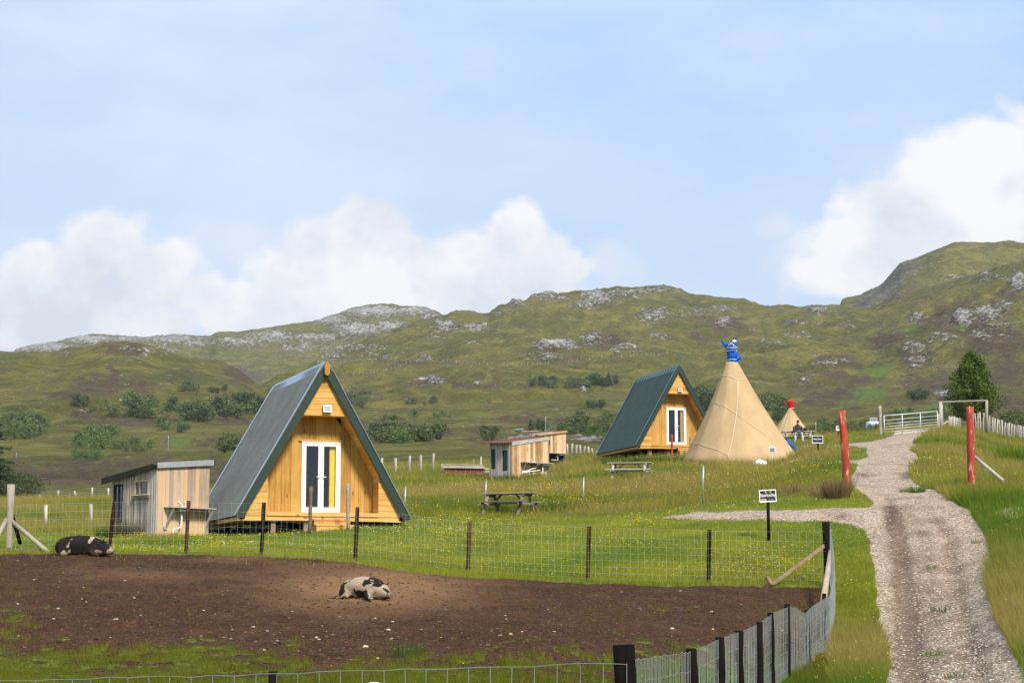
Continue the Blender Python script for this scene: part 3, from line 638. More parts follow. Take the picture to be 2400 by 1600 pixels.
def mat_canvas():
    m, nt, b = newmat('tan_canvas'); oc = nt.new('ShaderNodeTexCoord').outputs['Object']
    n = nt.noise(nt.mapping(oc, scale=(1, 1, .35)), 1.2, 5, .55); n2 = nt.noise(oc, 60, 2, .5)
    c = nt.mix(nt.mapr(n, .3, .7), (.38, .262, .142), (.49, .345, .195)); low = nt.new('ShaderNodeSeparateXYZ'); nt.put(low.inputs[0], oc)
    c = nt.mix(nt.mapr(nt.math('MULTIPLY_ADD', n, .5, low.outputs[2]), .25, .6, .25, 0), c, (.30, .21, .12))
    c = nt.mix(nt.mapr(nt.noise(nt.mapping(oc, scale=(1, 1, .25)), 3.1, 5, .6), .5, .72, 0, .4), c, (.42, .29, .16))
    nt.put(b.inputs['Base Color'], c); b.inputs['Roughness'].default_value = .9; b.inputs['Specular IOR Level'].default_value = .1
    nt.put(b.inputs['Normal'], nt.bump(nt.math('MULTIPLY_ADD', n, 1.0, nt.math('MULTIPLY', n2, .05)), .5, .06)); return m
M['canvas'] = mat_canvas()
def mat_redpost():
    m, nt, b = newmat('peeling_red_paint'); oc = nt.new('ShaderNodeTexCoord').outputs['Object']
    n = nt.noise(nt.mapping(oc, scale=(9, 9, 2.2)), 1.0, 6, .7); n2 = nt.noise(nt.mapping(oc, scale=(5, 5, 1)), 1.0, 3, .6)
    c = nt.mix(nt.mapr(n2, .35, .65), (.28, .024, .010), (.46, .062, .022))
    c = nt.mix(nt.mapr(n, .56, .61, 0, .85), c, (.50, .33, .26)); c = nt.mix(nt.mapr(n, .36, .40, .6, 0), c, (.10, .012, .01))
    nt.put(b.inputs['Base Color'], c); b.inputs['Roughness'].default_value = .75; nt.put(b.inputs['Normal'], nt.bump(n, .5, .02)); return m
M['redpost'] = mat_redpost()
def mat_pig(dark, seed, muddy):
    m, nt, b = newmat('pig_hide'); oc = nt.new('ShaderNodeTexCoord').outputs['Object']
    P = nt.mapping(oc, loc=(seed, seed * .7, 0)); n = nt.noise(P, 3.4, 3, .5, .5); f = nt.noise(nt.mapping(oc, scale=(1, 1, 3)), 40, 3, .7)
    spot = nt.mapr(nt.math('MULTIPLY_ADD', nt.math('SUBTRACT', f, .5), .08, n), .5 - dark, .53 - dark, 0, 1)
    light = nt.mix(nt.mapr(f, .3, .7), (.26, .21, .14), (.50, .42, .30)); sep = nt.new('ShaderNodeSeparateXYZ'); nt.put(sep.inputs[0], oc)
    pink = nt.mapr(nt.noise(P, 2.2, 2, .5), .5, .65, 0, .5); light = nt.mix(pink, light, (.48, .27, .20))
    blk = nt.mix(nt.mapr(f, .3, .7), (.008, .007, .007), (.034, .029, .027))
    c = nt.mix(spot, light, blk)
    mudf = nt.math('MULTIPLY', nt.mapr(sep.outputs[2], .02, .22, 1, 0), muddy); c = nt.mix(mudf, c, (.075, .045, .03))
    nt.put(b.inputs['Base Color'], c); b.inputs['Roughness'].default_value = .95; b.inputs['Specular IOR Level'].default_value = .05; nt.put(b.inputs['Normal'], nt.bump(f, .9, .02)); return m

# ================================================================ A-FRAME CABINS
def cabin(px, py, Y, rz, label, roofmat, flash, corr, L=6.5, finial=True, sag=0):
    base = at(px, py, Y); t = thing('a_frame_cabin', base, label, 'cabin', rz, 'a-frame cabins')
    W, H = 2.6, 4.57; k = W / H
    ox = lambda z: (H - z) * k                                    # outer half width at height z
    # --- roof skins with real corrugation, running up the slope
    for sgn in (-1, 1):
        m = MB(); n = int(L / corr[0]) ; pts = []
        nrm = Vector((sgn * H, 0, W)).normalized(); top = Vector((0, 0, H + .03)); bot = Vector((sgn * (W + .03), 0, -.03))
        ys = []; 
        for i in range(n * 6 + 1):
            y = -0.12 + (L + .24) * i / (n * 6); ph = (i % 6) / 6 * 2 * math.pi
            if corr[2] == 'sine': h = corr[1] * math.sin(ph)
            else: h = corr[1] if (i % 6) in (0, 1) else 0
            ys.append((y, h))
        V = []; Fc = []
        for j in range(2):
            for (y, h) in ys:
                for q in range(9):
                    p = top.lerp(bot, q / 8); V.append(p + Vector((0, y, 0)) + nrm * (h + .055 - j * .03 + .006 * math.sin(y * 1.3 + q * .8)))
        nn = len(ys)
        for i in range(nn - 1):
            for q in range(8):
                a = i * 9 + q; f1 = (a, a + 1, a + 10, a + 9); f2 = tuple(x + nn * 9 for x in f1)
                Fc.append(f1 if sgn < 0 else f1[::-1]); Fc.append(f2[::-1] if sgn < 0 else f2)
        m.add(V, Fc, .5, corr[2] == 'sine'); rf = m.build('roof', roofmat, t)
        if False:
            sc = MB()
            for q in range(7):
                for j in range(22):
                    p = top.lerp(bot, .07 + q * .145) + nrm * .085 + Vector((0, .1 + j * L / 22, 0)); sc.box(p.x - .012, p.x + .012, p.y - .015, p.y + .015, p.z - .015, p.z + .015)
            sc.build('screws', M['dark'], rf)
        # barge flashing on the front and back edge: pale strip on top, dark green face
        for y in (-.15, L + .15):
            fl = MB(); fl.beam(top + nrm * .10 + Vector((0, y + (.08 if y < 0 else -.08), 0)), bot + nrm * .10 + Vector((0, y + (.08 if y < 0 else -.08), 0)), .17, .012, up=nrm); fl.build('edge_flashing', flash, t)
        bg = MB(); 
        a = .19
        bg.prism([(sgn * .0, H + .16), (sgn * (W + .105), -.06), (sgn * (W + .07 - a * 1.05), -.06), (sgn * .0, H + .10 - a * 1.95)][::sgn], -.165, -.125)
        bg.build('bargeboard', M['green_edge'], t)
        bb = MB(); bb.prism([(sgn * .0, H + .16), (sgn * (W + .105), -.06), (sgn * (W + .07 - a * 1.05), -.06), (sgn * .0, H + .10 - a * 1.95)][::sgn], L + .125, L + .165); bb.build('bargeboard', M['green_edge'], t)
        ev = MB(); ev.beam((sgn * (W - .03), -.1, -.085), (sgn * (W - .03), L + .1, -.085), .05, .11); ev.beam((sgn * (W - .40), -.05, -.115), (sgn * (W - .40), L + .1, -.115), .68, .03)
        ev.build('eaves_board', M['honey_pale'], t)
        # inner lining under the skins
        ln = MB(); ln.hexa([(0, .08, H - .08), (sgn * (W - .04), .08, .02), (sgn * (W - .04), L - .05, .02), (0, L - .05, H - .08), (0, .08, H - .0), (sgn * (W + .03), .08, .02), (sgn * (W + .03), L - .05, .02), (0, L - .05, H - .0)][:: 1])
        ln.build('lining', M['room'], t)
    rc = MB()
    for sgn in (-1, 1):
        nrm = Vector((sgn * H, 0, W)).normalized(); d = Vector((sgn * W, 0, -H)).normalized(); a = Vector((0, 0, H + .14)); b_ = a + d * .36
        rc.hexa([a + Vector((0, -.16, 0)), b_ + Vector((0, -.16, 0)), b_ + Vector((0, L + .16, 0)), a + Vector((0, L + .16, 0)), a + nrm * .015 + Vector((0, -.16, 0)), b_ + nrm * .015 + Vector((0, -.16, 0)), b_ + nrm * .015 + Vector((0, L + .16, 0)), a + nrm * .015 + Vector((0, L + .16, 0))])
        for i in range(int(L / .095)):
            y = -.1 + i * .095; p = b_ + Vector((0, y, 0)); rc.hexa([p, p + d * .03, p + d * .03 + Vector((0, .045, 0)), p + Vector((0, .045, 0)), p + nrm * .012, p + d * .03 + nrm * .012, p + d * .03 + nrm * .012 + Vector((0, .045, 0)), p + nrm * .012 + Vector((0, .045, 0))])
    rc.build('ridge_cap', flash, t)
    if finial:
        m = MB(); m.prism([(-.075, H - .26), (0, H - .32), (.075, H - .26), (.085, H - .02), (0, H + .14), (-.085, H - .02)][::-1], -.30, -.12); m.build('ridge_post', M['honey_v'], t)
    # --- front frame: level boards, opening in the middle
    kn, top_z, kx, tx = 1.26, 3.06, 1.72, .66
    gb = MB(); nz = 7; step = (H - .25 - top_z) / nz
    for i in range(nz):
        z0 = top_z + i * step; z1 = z0 + step - .008; a0 = ox(z0) - .08; a1 = max(ox(z1) - .08, .02); j = random.uniform(0, .004)
        gb.prism([(-a0, z0), (a0, z0), (a1, z1), (-a1, z1)], -.035 - j, .02)
    gb.build('gable_boards', M['honey_h'], t)
    for sgn in (-1, 1):
        sb = MB(); nz = 7
        for i in range(nz):
            z0 = .02 + i * (kn - .02) / nz; z1 = z0 + (kn - .02) / nz - .008; a0 = ox(z0) - .08; a1 = ox(z1) - .08; j = random.uniform(0, .004)
            sb.prism([(sgn * kx, z0), (sgn * a0, z0), (sgn * a1, z1), (sgn * kx, z1)][::sgn], -.035 - j, .02)
        sb.build('side_boards', M['honey_h'], t)
        tr = MB(); p0 = Vector((sgn * (kx + .02), -.045, kn - .02)); p1 = Vector((sgn * (tx + .01), -.045, top_z + .02))
        tr.beam(p0, p1, .07, .09, up=(0, 1, 0)) if False else tr.prism([(sgn * kx, kn), (sgn * (ox(kn) - .05), kn), (sgn * (ox(top_z) - .05), top_z), (sgn * tx, top_z)][::sgn], -.040, .03)
        tr.build('rake_trim', M['honey_h'], t)
        # reveal: boarded slope lining of the porch and its short upright
        rv = MB(); D = .62
        for i in range(10):
            a = i / 10; b_ = (i + .97) / 10
            xa, za = kx + (tx - kx) * a, kn + (top_z - kn) * a; xb, zb = kx + (tx - kx) * b_, kn + (top_z - kn) * b_
            rv.hexa([(sgn * xa, .03, za), (sgn * (xa + .03), .03, za), (sgn * (xa + .03), D, za), (sgn * xa, D, za), (sgn * xb, .03, zb), (sgn * (xb + .03), .03, zb), (sgn * (xb + .03), D, zb), (sgn * xb, D, zb)])
        for i in range(6):
            z0 = .14 + i * (kn - .14) / 6; rv.box(min(sgn * kx, sgn * (kx + .025)), max(sgn * kx, sgn * (kx + .025)), .03, D, z0, z0 + (kn - .14) / 6 - .008)
        rv.build('porch_lining', M['honey_h'], t)
    cl = MB(); cl.box(-tx, tx, .03, .62, top_z + .0, top_z + .03); cl.build('porch_ceiling', M['honey_h'], t)
    # --- set-back wall of upright boards round the doors
    D = .62; dw0, dw1, dh = -.54, .68, 2.32
    inx = lambda z: kx if z < kn else kx + (tx - kx) * (z - kn) / (top_z - kn)
    wb = MB(); x = -kx
    while x < kx - .01:
        w = min(random.choice([.13, .19, .26, .30]), kx - x); x1 = x + w - .006
        zt0 = min(top_z, kn + (kx - abs(x)) / (kx - tx) * (top_z - kn)) if abs(x) > tx else top_z; zt1 = min(top_z, kn + (kx - abs(x1)) / (kx - tx) * (top_z - kn)) if abs(x1) > tx else top_z
        j = random.uniform(0, .012)
        for (xa, xb) in ((x, x1),):
            if xb <= dw0 or xa >= dw1: wb.prism([(xa, .14), (xb, .14), (xb, zt1), (xa, zt0)], D - j, D + .03)
            else:
                if xa < dw0: wb.prism([(xa, .14), (dw0, .14), (dw0, zt1), (xa, zt0)], D - j, D + .03)
                if xb > dw1: wb.prism([(dw1, .14), (xb, .14), (xb, zt1), (dw1, zt0)], D - j, D + .03)
                wb.prism([(max(xa, dw0), dh), (min(xb, dw1), dh), (min(xb, dw1), zt1), (max(xa, dw0), zt0)], D - j - .02, D + .03)
        x += w
    wb.build('front_wall', M['honey_v'], t)
    lt = MB(); lt.box(dw0 - .10, dw1 + .08, D - .06, D - .03, dh + .0, dh + .05); lt.build('door_lintel', M['honey_h'], t)
    # white double doors
    df = MB(); z0 = .16; fw = .055
    df.box(dw0, dw0 + fw, D - .05, D + .05, z0, dh); df.box(dw1 - fw, dw1, D - .05, D + .05, z0, dh); df.box(dw0 + fw, dw1 - fw, D - .05, D + .05, dh - fw, dh); df.box(dw0 + fw, dw1 - fw, D - .05, D + .05, z0, z0 + .05)
    df.build('door_frame', M['white'], t, bevel=.006)
    mid = (dw0 + dw1) / 2
    for (xa, xb, sg) in ((dw0 + fw + .004, mid - .003, 1), (mid + .003, dw1 - fw - .004, -1)):
        d = MB(); s_ = .085; za, zb = z0 + .055, dh - fw - .005
        d.box(xa, xa + s_, D - .035, D + .035, za, zb); d.box(xb - s_, xb, D - .035, D + .035, za, zb); d.box(xa + s_, xb - s_, D - .035, D + .035, zb - s_, zb); d.box(xa + s_, xb - s_, D - .035, D + .035, za, za + .10)
        dd = d.build('door', M['white'], t, bevel=.006)
        g = MB(); g.box(xa + s_, xb - s_, D - .005, D + .005, za + .10, zb - s_); g.build('pane', M['pane'], dd)
        hn = MB(); hx = (xb - .04) if sg > 0 else (xa + .04); hn.box(hx - .016, hx + .016, D - .05, D - .036, 1.08, 1.30); hn.beam((hx, D - .085, 1.24), (hx - sg * .11, D - .085, 1.24), .02, .022); hn.beam((hx, D - .05, 1.24), (hx, D - .09, 1.24), .02, .02)
        hn.build('handle', M['white'], dd)
        hx = xa if sg > 0 else xb
        for z in (.5, 1.2, 2.0): hg = MB(); hg.box(hx - .02, hx + .02, D - .06, D - .036, z, z + .09); hg.build('hinge', M['white'], dd)
    cu = MB(); V = []; nfold = 24
    for i in range(nfold + 1):
        x = mid + .29 + .18 * i / nfold; y = D + .075 + .022 * math.sin(i * 1.55)
        V += [(x, y, z0 + .05), (x, y, dh - .12)]
    cu.add(V, [(2 * i, 2 * i + 2, 2 * i + 3, 2 * i + 1) for i in range(nfold)], .5, True); cu.build('curtain', M['curtain'] if finial else M['honey_pale'], t)
    # body of the room behind: floor, back wall
    fl = MB(); fl.box(-W + .18, W - .18, .04, L - .02, -.03, .10); fl.build('floor', M['room'], t)
    bw = MB(); z = 0
    while z < H - .3:
        a0 = ox(z) - .06; a1 = ox(z + .19) - .06; bw.prism([(-a0, z), (a0, z), (max(a1, .02), z + .186), (-max(a1, .02), z + .186)], L - .03, L + .01); z += .19
    bw.build('back_wall', M['honey_h'], t)
    sl = MB(); sl.box(-kx, kx, -.06, D - .02, .02, .135); sl.box(-W + .22, W - .22, -.02, .04, -.12, .02); sl.build('sill_beam', M['honey_h'], t)
    # stilts and joists
    return t
def under(t, pts, depth=1.4):
    for (x, y, w, z1) in pts:
        m = MB(); m.box(x - w / 2, x + w / 2, y - w / 2, y + w / 2, -z1, -.12); m.build('stilt', M['strut'], t)
CA = cabin(757, 1211, 55.5, R(20.3), 'nearest A-frame cabin, ridged grey green roof, yellow curtain behind white double doors', M['roof1'], M['flash'], (.085, .019, 'sine'))
under(CA, [(-1.5, .15, .14, .7), (-.5, .15, .14, .7), (1.0, .15, .14, .7), (-1.6, 2.2, .2, 1.2), (0, 2.2, .2, 1.0), (1.6, 2.2, .2, 1.0), (-1.6, 4.4, .2, 1.2), (0, 4.4, .2, 1.2), (-1.6, 6.2, .2, 1.2), (1.6, 6.2, .2, 1.2), (1.6, 4.4, .2, 1)])
m = MB(); m.box(-.55, .75, .30, .5, -.06, .02)
m.build('door_sill', M['honey_h'], CA)
st = thing('wooden_steps', CA.matrix_basis @ Vector((.20, -.34, -.5)), 'pale timber steps below the white doors of the nearest cabin', 'steps', R(20.3), 'steps below the cabin doors')
for i, (y0, y1, z) in enumerate(((.0, .30, .43), (-.30, .02, .25))):
    m = MB(); m.box(-.58, .58, y0 - .02, y1, z - .04, z); m.build('tread', M['honey_pale'], st)
    m = MB(); m.box(-.56, .56, y0, y0 + .03, z - .22, z - .042); m.build('riser', M['honey_h'], st)
for x in (-.56, .50): m = MB(); m.box(x, x + .06, -.26, .29, -.2, .205); m.build('stringer', M['honey_h'], st)
def rough_post(px, py0, py1, Y, r, mat, label, cat='post', name='wooden_post', lean=0, group=None, top=None):
    b = at(px, py0, Y); h = (py0 - py1) / F * Y; b.z -= .15; h += .15
    m = MB(); pts = [(lean * q / 6 + random.uniform(-.01, .01) * r * 8, random.uniform(-.006, .006), h * q / 6) for q in range(7)]; m.tube(pts, [r * random.uniform(.92, 1.08) for _ in range(7)], 10)
    if top == 'slant': pass
    o = m.build(name, mat, None); o.location = b; tag(o, label, cat, group); return o
rough_post(726, 1236, 1140, 53.9, .055, M['strut'], 'rough brown post left of the steps at the nearest cabin', lean=.02)
rough_post(816, 1228, 1133, 54.6, .05, M['old_wood'], 'thin weathered post right of the steps at the nearest cabin', lean=-.03)
CB = cabin(1592, 1047, 105, R(16.5), 'farther A-frame cabin with smooth dark green roof, partly hidden by the big tipi', M['roof2'], M['flash_g'], (.42, .022, 'rib'), L=6.6, finial=False)
under(CB, [(-1.7, .3, .2, 1.2), (-.6, .3, .2, 1.2), (-1.6, 2.2, .2, 1.3), (0, 2.2, .2, 1.3), (1.6, 2.2, .2, 1.3), (-1.6, 4.4, .2, 1.5), (0, 4.4, .2, 1.5), (1.6, 4.4, .2, 1.3), (-1.6, 6.2, .2, 1.4), (1.6, 6.2, .2, 1.4)])
m = MB(); m.box(-.9, .6, 1.0, 1.2, -.9, -.12); m.build('pier', M['strut'], CB)
st2 = copy_thing(st, CB.matrix_basis @ Vector((.35, -.34, -.5)), 'timber steps of the farther cabin beside the tipi', R(16.5))
m = MB(); m.box(-.56, .56, -.33, -.30, -.22, .02); m.build('riser', M['honey_h'], st2)
rough_post(1575, 1066, 1018, 103.4, .06, M['redpost'], 'reddish brown post at the steps of the farther cabin')
rough_post(1618, 1050, 1021, 103.8, .05, M['strut'], 'short brown post right of the farther cabin doors, at the tipi edge')
for (cb, s, lab) in ((CA, 1.0, 'white framed solar lamp on the gable of the nearest cabin'), (CB, .9, 'white framed solar lamp on the gable of the farther cabin')):
    p = cb.matrix_basis @ Vector((.06, -.13, 3.26)); l = thing('solar_lamp', p, lab, 'solar lamp', cb.rotation_euler.z, 'solar lamps')
    m = MB(); m.box(-.135 * s, .135 * s, -.02, .02, -.11 * s, .12 * s); fr = m.build('frame', M['white'], l, Matrix.Rotation(R(-14), 4, 'X'), bevel=.006)
    m = MB(); m.box(-.105 * s, .105 * s, -.026, -.0205, -.08 * s, .09 * s); m.build('solar_panel', M['solar'], l, Matrix.Rotation(R(-14), 4, 'X'))
    m = MB(); m.box(-.05, .05, .0, .09, -.07, .05); m.build('bracket', M['white'], l)

# ================================================================ SHEDS
def ray_wall(px, py, a, b):
    """where the sight line of a photo point meets the vertical wall a-b: (distance along, height)"""
    s, t = st_of(px, py); s = float(s); t = float(t); dx, dy = b.x - a.x, b.y - a.y
    # (a + k d).x = s*Y ; (a + k d).y = Y
    k = (s * a.y - a.x) / (dx - s * dy); Y = a.y + k * dy
    return k * math.hypot(dx, dy), CAMZ + t * Y
class Wall:
    def __init__(s, a, b): s.a, s.b = Vector((a.x, a.y, 0)), Vector((b.x, b.y, 0)); s.d = (s.b - s.a); s.L = s.d.length; s.d.normalize(); s.n = Vector((s.d.y, -s.d.x, 0)); s.n = s.n if s.n.y < 0 else -s.n
    def P(s, u, z, o=0): return s.a + s.d * u + s.n * o + Vector((0, 0, z))
def wbox(m, w, u0, u1, z0, z1, o0, o1, z1b=None, tone=None, z0b=None):
    z1b = z1 if z1b is None else z1b; z0b = z0 if z0b is None else z0b
    m.hexa([w.P(u0, z0, o0), w.P(u1, z0b, o0), w.P(u1, z0b, o1), w.P(u0, z0, o1), w.P(u0, z1, o0), w.P(u1, z1b, o0), w.P(u1, z1b, o1), w.P(u0, z1, o1)], tone)
def planks(t, name, w, zb, zt0, zt1, mat, widths, ribs=False, holes=(), org=None):
    m = MB(); u = 0
    zt = lambda u: zt0 + (zt1 - zt0) * u / w.L
    while u < w.L - .005:
        wd_ = min(random.uniform(*widths), w.L - u); u1 = u + wd_ - .006; j = random.uniform(0, .008); tn = random.random()
        segs = [(zb, zt(u), zt(u1))]; cuts = [h for h in holes if h[0] < u1 - .01 and h[1] > u + .01]
        if cuts:
            h = cuts[0]; wbox(m, w, u, u1, zb, h[2], 0, .02 + j, tone=tn); wbox(m, w, u, u1, h[3], zt(u), 0, .02 + j, z1b=zt(u1), tone=tn)
            if u < h[0]: wbox(m, w, u, h[0], h[2], h[3], 0, .02 + j, tone=tn)
            if u1 > h[1]: wbox(m, w, h[1], u1, h[2], h[3], 0, .02 + j, tone=tn)
        else:
            wbox(m, w, u, u1, zb, zt(u), 0, .02 + j, z1b=zt(u1), tone=tn)
            if ribs: wbox(m, w, u1 - .03, u1 + .035, zb, zt(u1) - .01, .02, .045, tone=random.random())
        u += wd_
    o = m.build(name, mat, t, Matrix.Translation(-t.location)); return o
def shed(name, label, N, Rr, Lc, zb, zN, zR, zL, matR, matL, roof, roof_edge, group):
    """N near corner, Rr right corner, Lc left corner (Vectors, z ignored)"""
    B = Rr + Lc - N; zB = zR + zL - zN; t = thing(name, Vector((N.x, N.y, zb)), label, 'shed', 0, group)
    wr, wl = Wall(N, Rr), Wall(Lc, N)
    return t, wr, wl, B, zB
def slab(t, name, P4, th, mat):
    m = MB(); m.hexa([p - Vector((0, 0, th)) for p in P4] + list(P4)); return m.build(name, mat, t, Matrix.Translation(-t.location))
def sink(t, w, u0, u1, z, depth, basins, taps, pipes, bracket_us, mat):
    m = MB(); wbox(m, w, u0, u1, z - .035, z, .03, depth); sh = m.build('shelf', mat, t, Matrix.Translation(-t.location))
    for u in bracket_us:
        m = MB(); m.beam(w.P(u, z - .05, depth - .06), w.P(u, z - .62, .045), .045, .06); m.beam(w.P(u, z - .03, .045), w.P(u, z - .70, .045), .05, .04); m.build('bracket', mat, t, Matrix.Translation(-t.location))
    for (ua, ub) in basins:
        m = MB(); wbox(m, w, ua, ub, z - .14, z - .037, .08, depth - .06); m.build('basin', M['basin'], t, Matrix.Translation(-t.location), bevel=.02)
    for u in taps:
        m = MB(); p = [w.P(u, z, depth * .3), w.P(u, z + .14, depth * .3), w.P(u - .03, z + .19, depth * .45), w.P(u - .06, z + .15, depth * .65)]; m.tube(p, .016, 6); m.beam(w.P(u - .09, z + .03, depth * .3), w.P(u + .09, z + .03, depth * .3), .03, .03)
        m.tube([w.P(u - .16, z + .20, .06), w.P(u - .10, z + .12, .10), w.P(u - .03, z + .03, .12)], .012, 5); m.build('tap', M['white_pipe'], t, Matrix.Translation(-t.location))
    for pts in pipes:
        m = MB(); m.tube([w.P(*p) for p in pts], .024, 8); m.build('waste_pipe', M['white_pipe'], t, Matrix.Translation(-t.location))
def window(t, w, u0, u1, z0, z1, frame_mat, fr=.05, mull=(), back=-.04):
    m = MB(); wbox(m, w, u0, u0 + fr, z0, z1, back, .035); wbox(m, w, u1 - fr, u1, z0, z1, back, .035); wbox(m, w, u0 + fr, u1 - fr, z1 - fr, z1, back, .035); wbox(m, w, u0 + fr, u1 - fr, z0, z0 + fr, back, .035)
    for q in mull: wbox(m, w, u0 + (u1 - u0) * q - .015, u0 + (u1 - u0) * q + .015, z0 + fr, z1 - fr, back + .02, .02)
    f = m.build('window', frame_mat, t, Matrix.Translation(-t.location)); m = MB(); wbox(m, w, u0 + fr, u1 - fr, z0 + fr, z1 - fr, -.02, -.012); m.build('pane', M['glass'], f)
    return f
def side_walls(t, N, Rr, Lc, zb, zR, zB, zL, mat):
    B = Rr + Lc - N; m = MB()
    for a, b, za, zc in ((Rr, B, zR, zB), (B, Lc, zB, zL)):
        d = (b - a); n = Vector((-d.y, d.x, 0)).normalized() * .02
        if n.dot((a + b) / 2 - (N + B) / 2) < 0: n = -n
        k = max(2, int(d.length / .15))
        for i in range(k):
            p = a + d * (i / k); q = a + d * ((i + .96) / k); z0 = za + (zc - za) * i / k; z1 = za + (zc - za) * (i + 1) / k
            m.hexa([Vector((p.x, p.y, zb)), Vector((q.x, q.y, zb)), Vector((q.x, q.y, zb)) + n, Vector((p.x, p.y, zb)) + n, Vector((p.x, p.y, z0)), Vector((q.x, q.y, z1)), Vector((q.x, q.y, z1)) + n, Vector((p.x, p.y, z0)) + n])
    m.build('rear_walls', mat, t, Matrix.Translation(-t.location))
# --- nearest shed
N, Rr, Lc = at(366, 1262, 56), at(487, 1246, 57.6), at(262, 1239, 57.9)
zb = N.z - .35
zN, zR, zL = at(366, 1094, 56).z, at(487, 1088, 57.6).z, at(262, 1124, 57.9).z
S1, wr, wl, B, zB = shed('wash_shed', 'pinkish plank wash shed with black roof edge, left of the nearest cabin', N, Rr, Lc, zb, zN, zR, zL, None, None, None, None, 'wash sheds')
planks(S1, 'front_wall', wr, zb, zN, zR, M['larch_p'], (.13, .17))
uw = lambda px, py: ray_wall(px, py, wl.a, wl.b)
h1 = (uw(267, 1180)[0], uw(289, 1180)[0], uw(278, 1225)[1], uw(278, 1135)[1]); h2 = (uw(317, 1140)[0], uw(350, 1140)[0], uw(333, 1160)[1], uw(333, 1125)[1])
planks(S1, 'side_wall', wl, zb, zL, zN, M['grey_wood'], (.11, .14), True, (h1, h2))
side_walls(S1, N, Rr, Lc, zb, zR, zB, zL, M['grey_wood'])
window(S1, wl, *h1, M['dark'], .05, (.5,)); window(S1, wl, *h2, M['larch'], .045, (.35,), -.12)
m = MB(); wbox(m, wl, h2[0] - .03, h2[1] + .12, h2[2] - .10, h2[2] - .01, .05, .09); wbox(m, wl, h2[0] - .03, h2[1] + .12, h2[2] - .01, h2[2] + .015, .02, .13); m.build('window_sill', M['grey_wood'], S1, Matrix.Translation(-S1.location))
ovl = (Lc - N).normalized(); ovr = (Rr - N).normalized(); C_ = lambda p, z: Vector((p.x, p.y, z))
sl_ = (zL - zN) / (Lc - N).length; sr_ = (zR - zN) / (Rr - N).length
P4 = [C_(N - ovl * .08 - ovr * .12, zN + .07), C_(Rr + ovr * .16 - ovl * .08, zR + .08), C_(B + ovr * .16 + ovl * .45, zB + .10), C_(Lc + ovl * .45 - ovr * .12, zL + .02)]
slab(S1, 'roof', P4, .10, M['black'])
m = MB(); wbox(m, wr, -.10, wr.L + .10, zN - .04, zN + .13, .082, .11, z1b=zR + .15, z0b=zR - .03); m.build('fascia', M['fascia'], S1, Matrix.Translation(-S1.location))
m = MB(); wbox(m, wl, -.45, wl.L - .02, zL - .14, zL + .06, .14, .165, z1b=zN + .10, z0b=zN - .05); m.build('verge_board', M['black'], S1, Matrix.Translation(-S1.location))
m = MB(); wbox(m, wr, wr.L + .10, wr.L + .15, zR - .03, zR + .15, -.1, .11); m.build('corner_cap', M['black'], S1, Matrix.Translation(-S1.location))
ur = lambda px, py: ray_wall(px, py, wr.a, wr.b)
zs = ur(430, 1189)[1]; u = lambda px: ur(px, 1200)[0]; zz = lambda py: ur(420, py)[1]
sink(S1, wr, u(381), u(486), zs, .42, [(u(404), u(428))], [u(424)], [[(u(416), zz(1200), .2), (u(416), zz(1228), .2), (u(413), zz(1236), .2), (u(407), zz(1239), .2), (u(399), zz(1240), .2), (u(397), zz(1243), .2), (u(397), zz(1262), .2)]], [u(388), u(480)], M['grey_wood_h'])
m = MB(); wbox(m, wr, u(380), u(480), zb, zs - .05, .031, .04); m.build('splash_board', M['larch'], S1, Matrix.Translation(-S1.location))
m = MB(); wbox(m, wr, u(381), u(386), zz(1242), zz(1234), .03, .09); m.build('socket', M['fascia'], S1, Matrix.Translation(-S1.location))

# --- middle shed
N, Rr, Lc = at(1200, 1133, 95), at(1286, 1131, 96.5), at(1148, 1128, 96.2)
zb = N.z - .3
zN, zR, zL = at(1200, 1037, 95).z, at(1286, 1025, 96.5).z, at(1148, 1036, 96.2).z
S2, wr, wl, B, zB = shed('wash_shed', 'middle wash shed with two dark windows in its grey ribbed side', N, Rr, Lc, zb, zN, zR, zL, None, None, None, None, 'wash sheds')
planks(S2, 'front_wall', wr, zb, zN, zR, M['larch'], (.13, .19))
h1 = (uw2 := (lambda px, py: ray_wall(px, py, wl.a, wl.b)))(1151.5, 1075)[0]
hh = []
for (a, b_, c, d) in ((1151.5, 1161.5, 1098, 1052), (1179, 1190.5, 1102, 1055)): hh.append((uw2(a, 1075)[0], uw2(b_, 1075)[0], uw2((a + b_) / 2, c)[1], uw2((a + b_) / 2, d)[1]))
planks(S2, 'side_wall', wl, zb, zL, zN, M['grey_wood'], (.10, .13), True, hh)
side_walls(S2, N, Rr, Lc, zb, zR, zB, zL, M['larch'])
for h in hh: window(S2, wl, *h, M['dark'], .04, (.5,))
ovl = (Lc - N).normalized(); ovr = (Rr - N).normalized()
P4 = [C_(N - ovr * .05 - ovl * .04, zN + .0), C_(Rr + ovr * .06 - ovl * .04, zR + .0), C_(B + ovr * .06 + ovl * .3, zB + .0), C_(Lc + ovl * .3 - ovr * .05 , zL + .0)]
for p in P4: p.z += .03
rfo = slab(S2, 'roof', P4, .03, M['rust'])
m = MB(); q = [C_(Lc + ovl * .25 - ovr * .35, zL - .06), C_(N - ovl * .02 - ovr * .35, zN - .05), C_(N - ovl * .02 + ovr * .1, zN + .05), C_(Lc + ovl * .25 + ovr * .1, zL + .05)]; m.hexa([p + Vector((0, 0, 0)) for p in q] + [p + Vector((0, 0, .03)) for p in q]); m.build('roof_overhang', M['rust'], S2, Matrix.Translation(-S2.location))
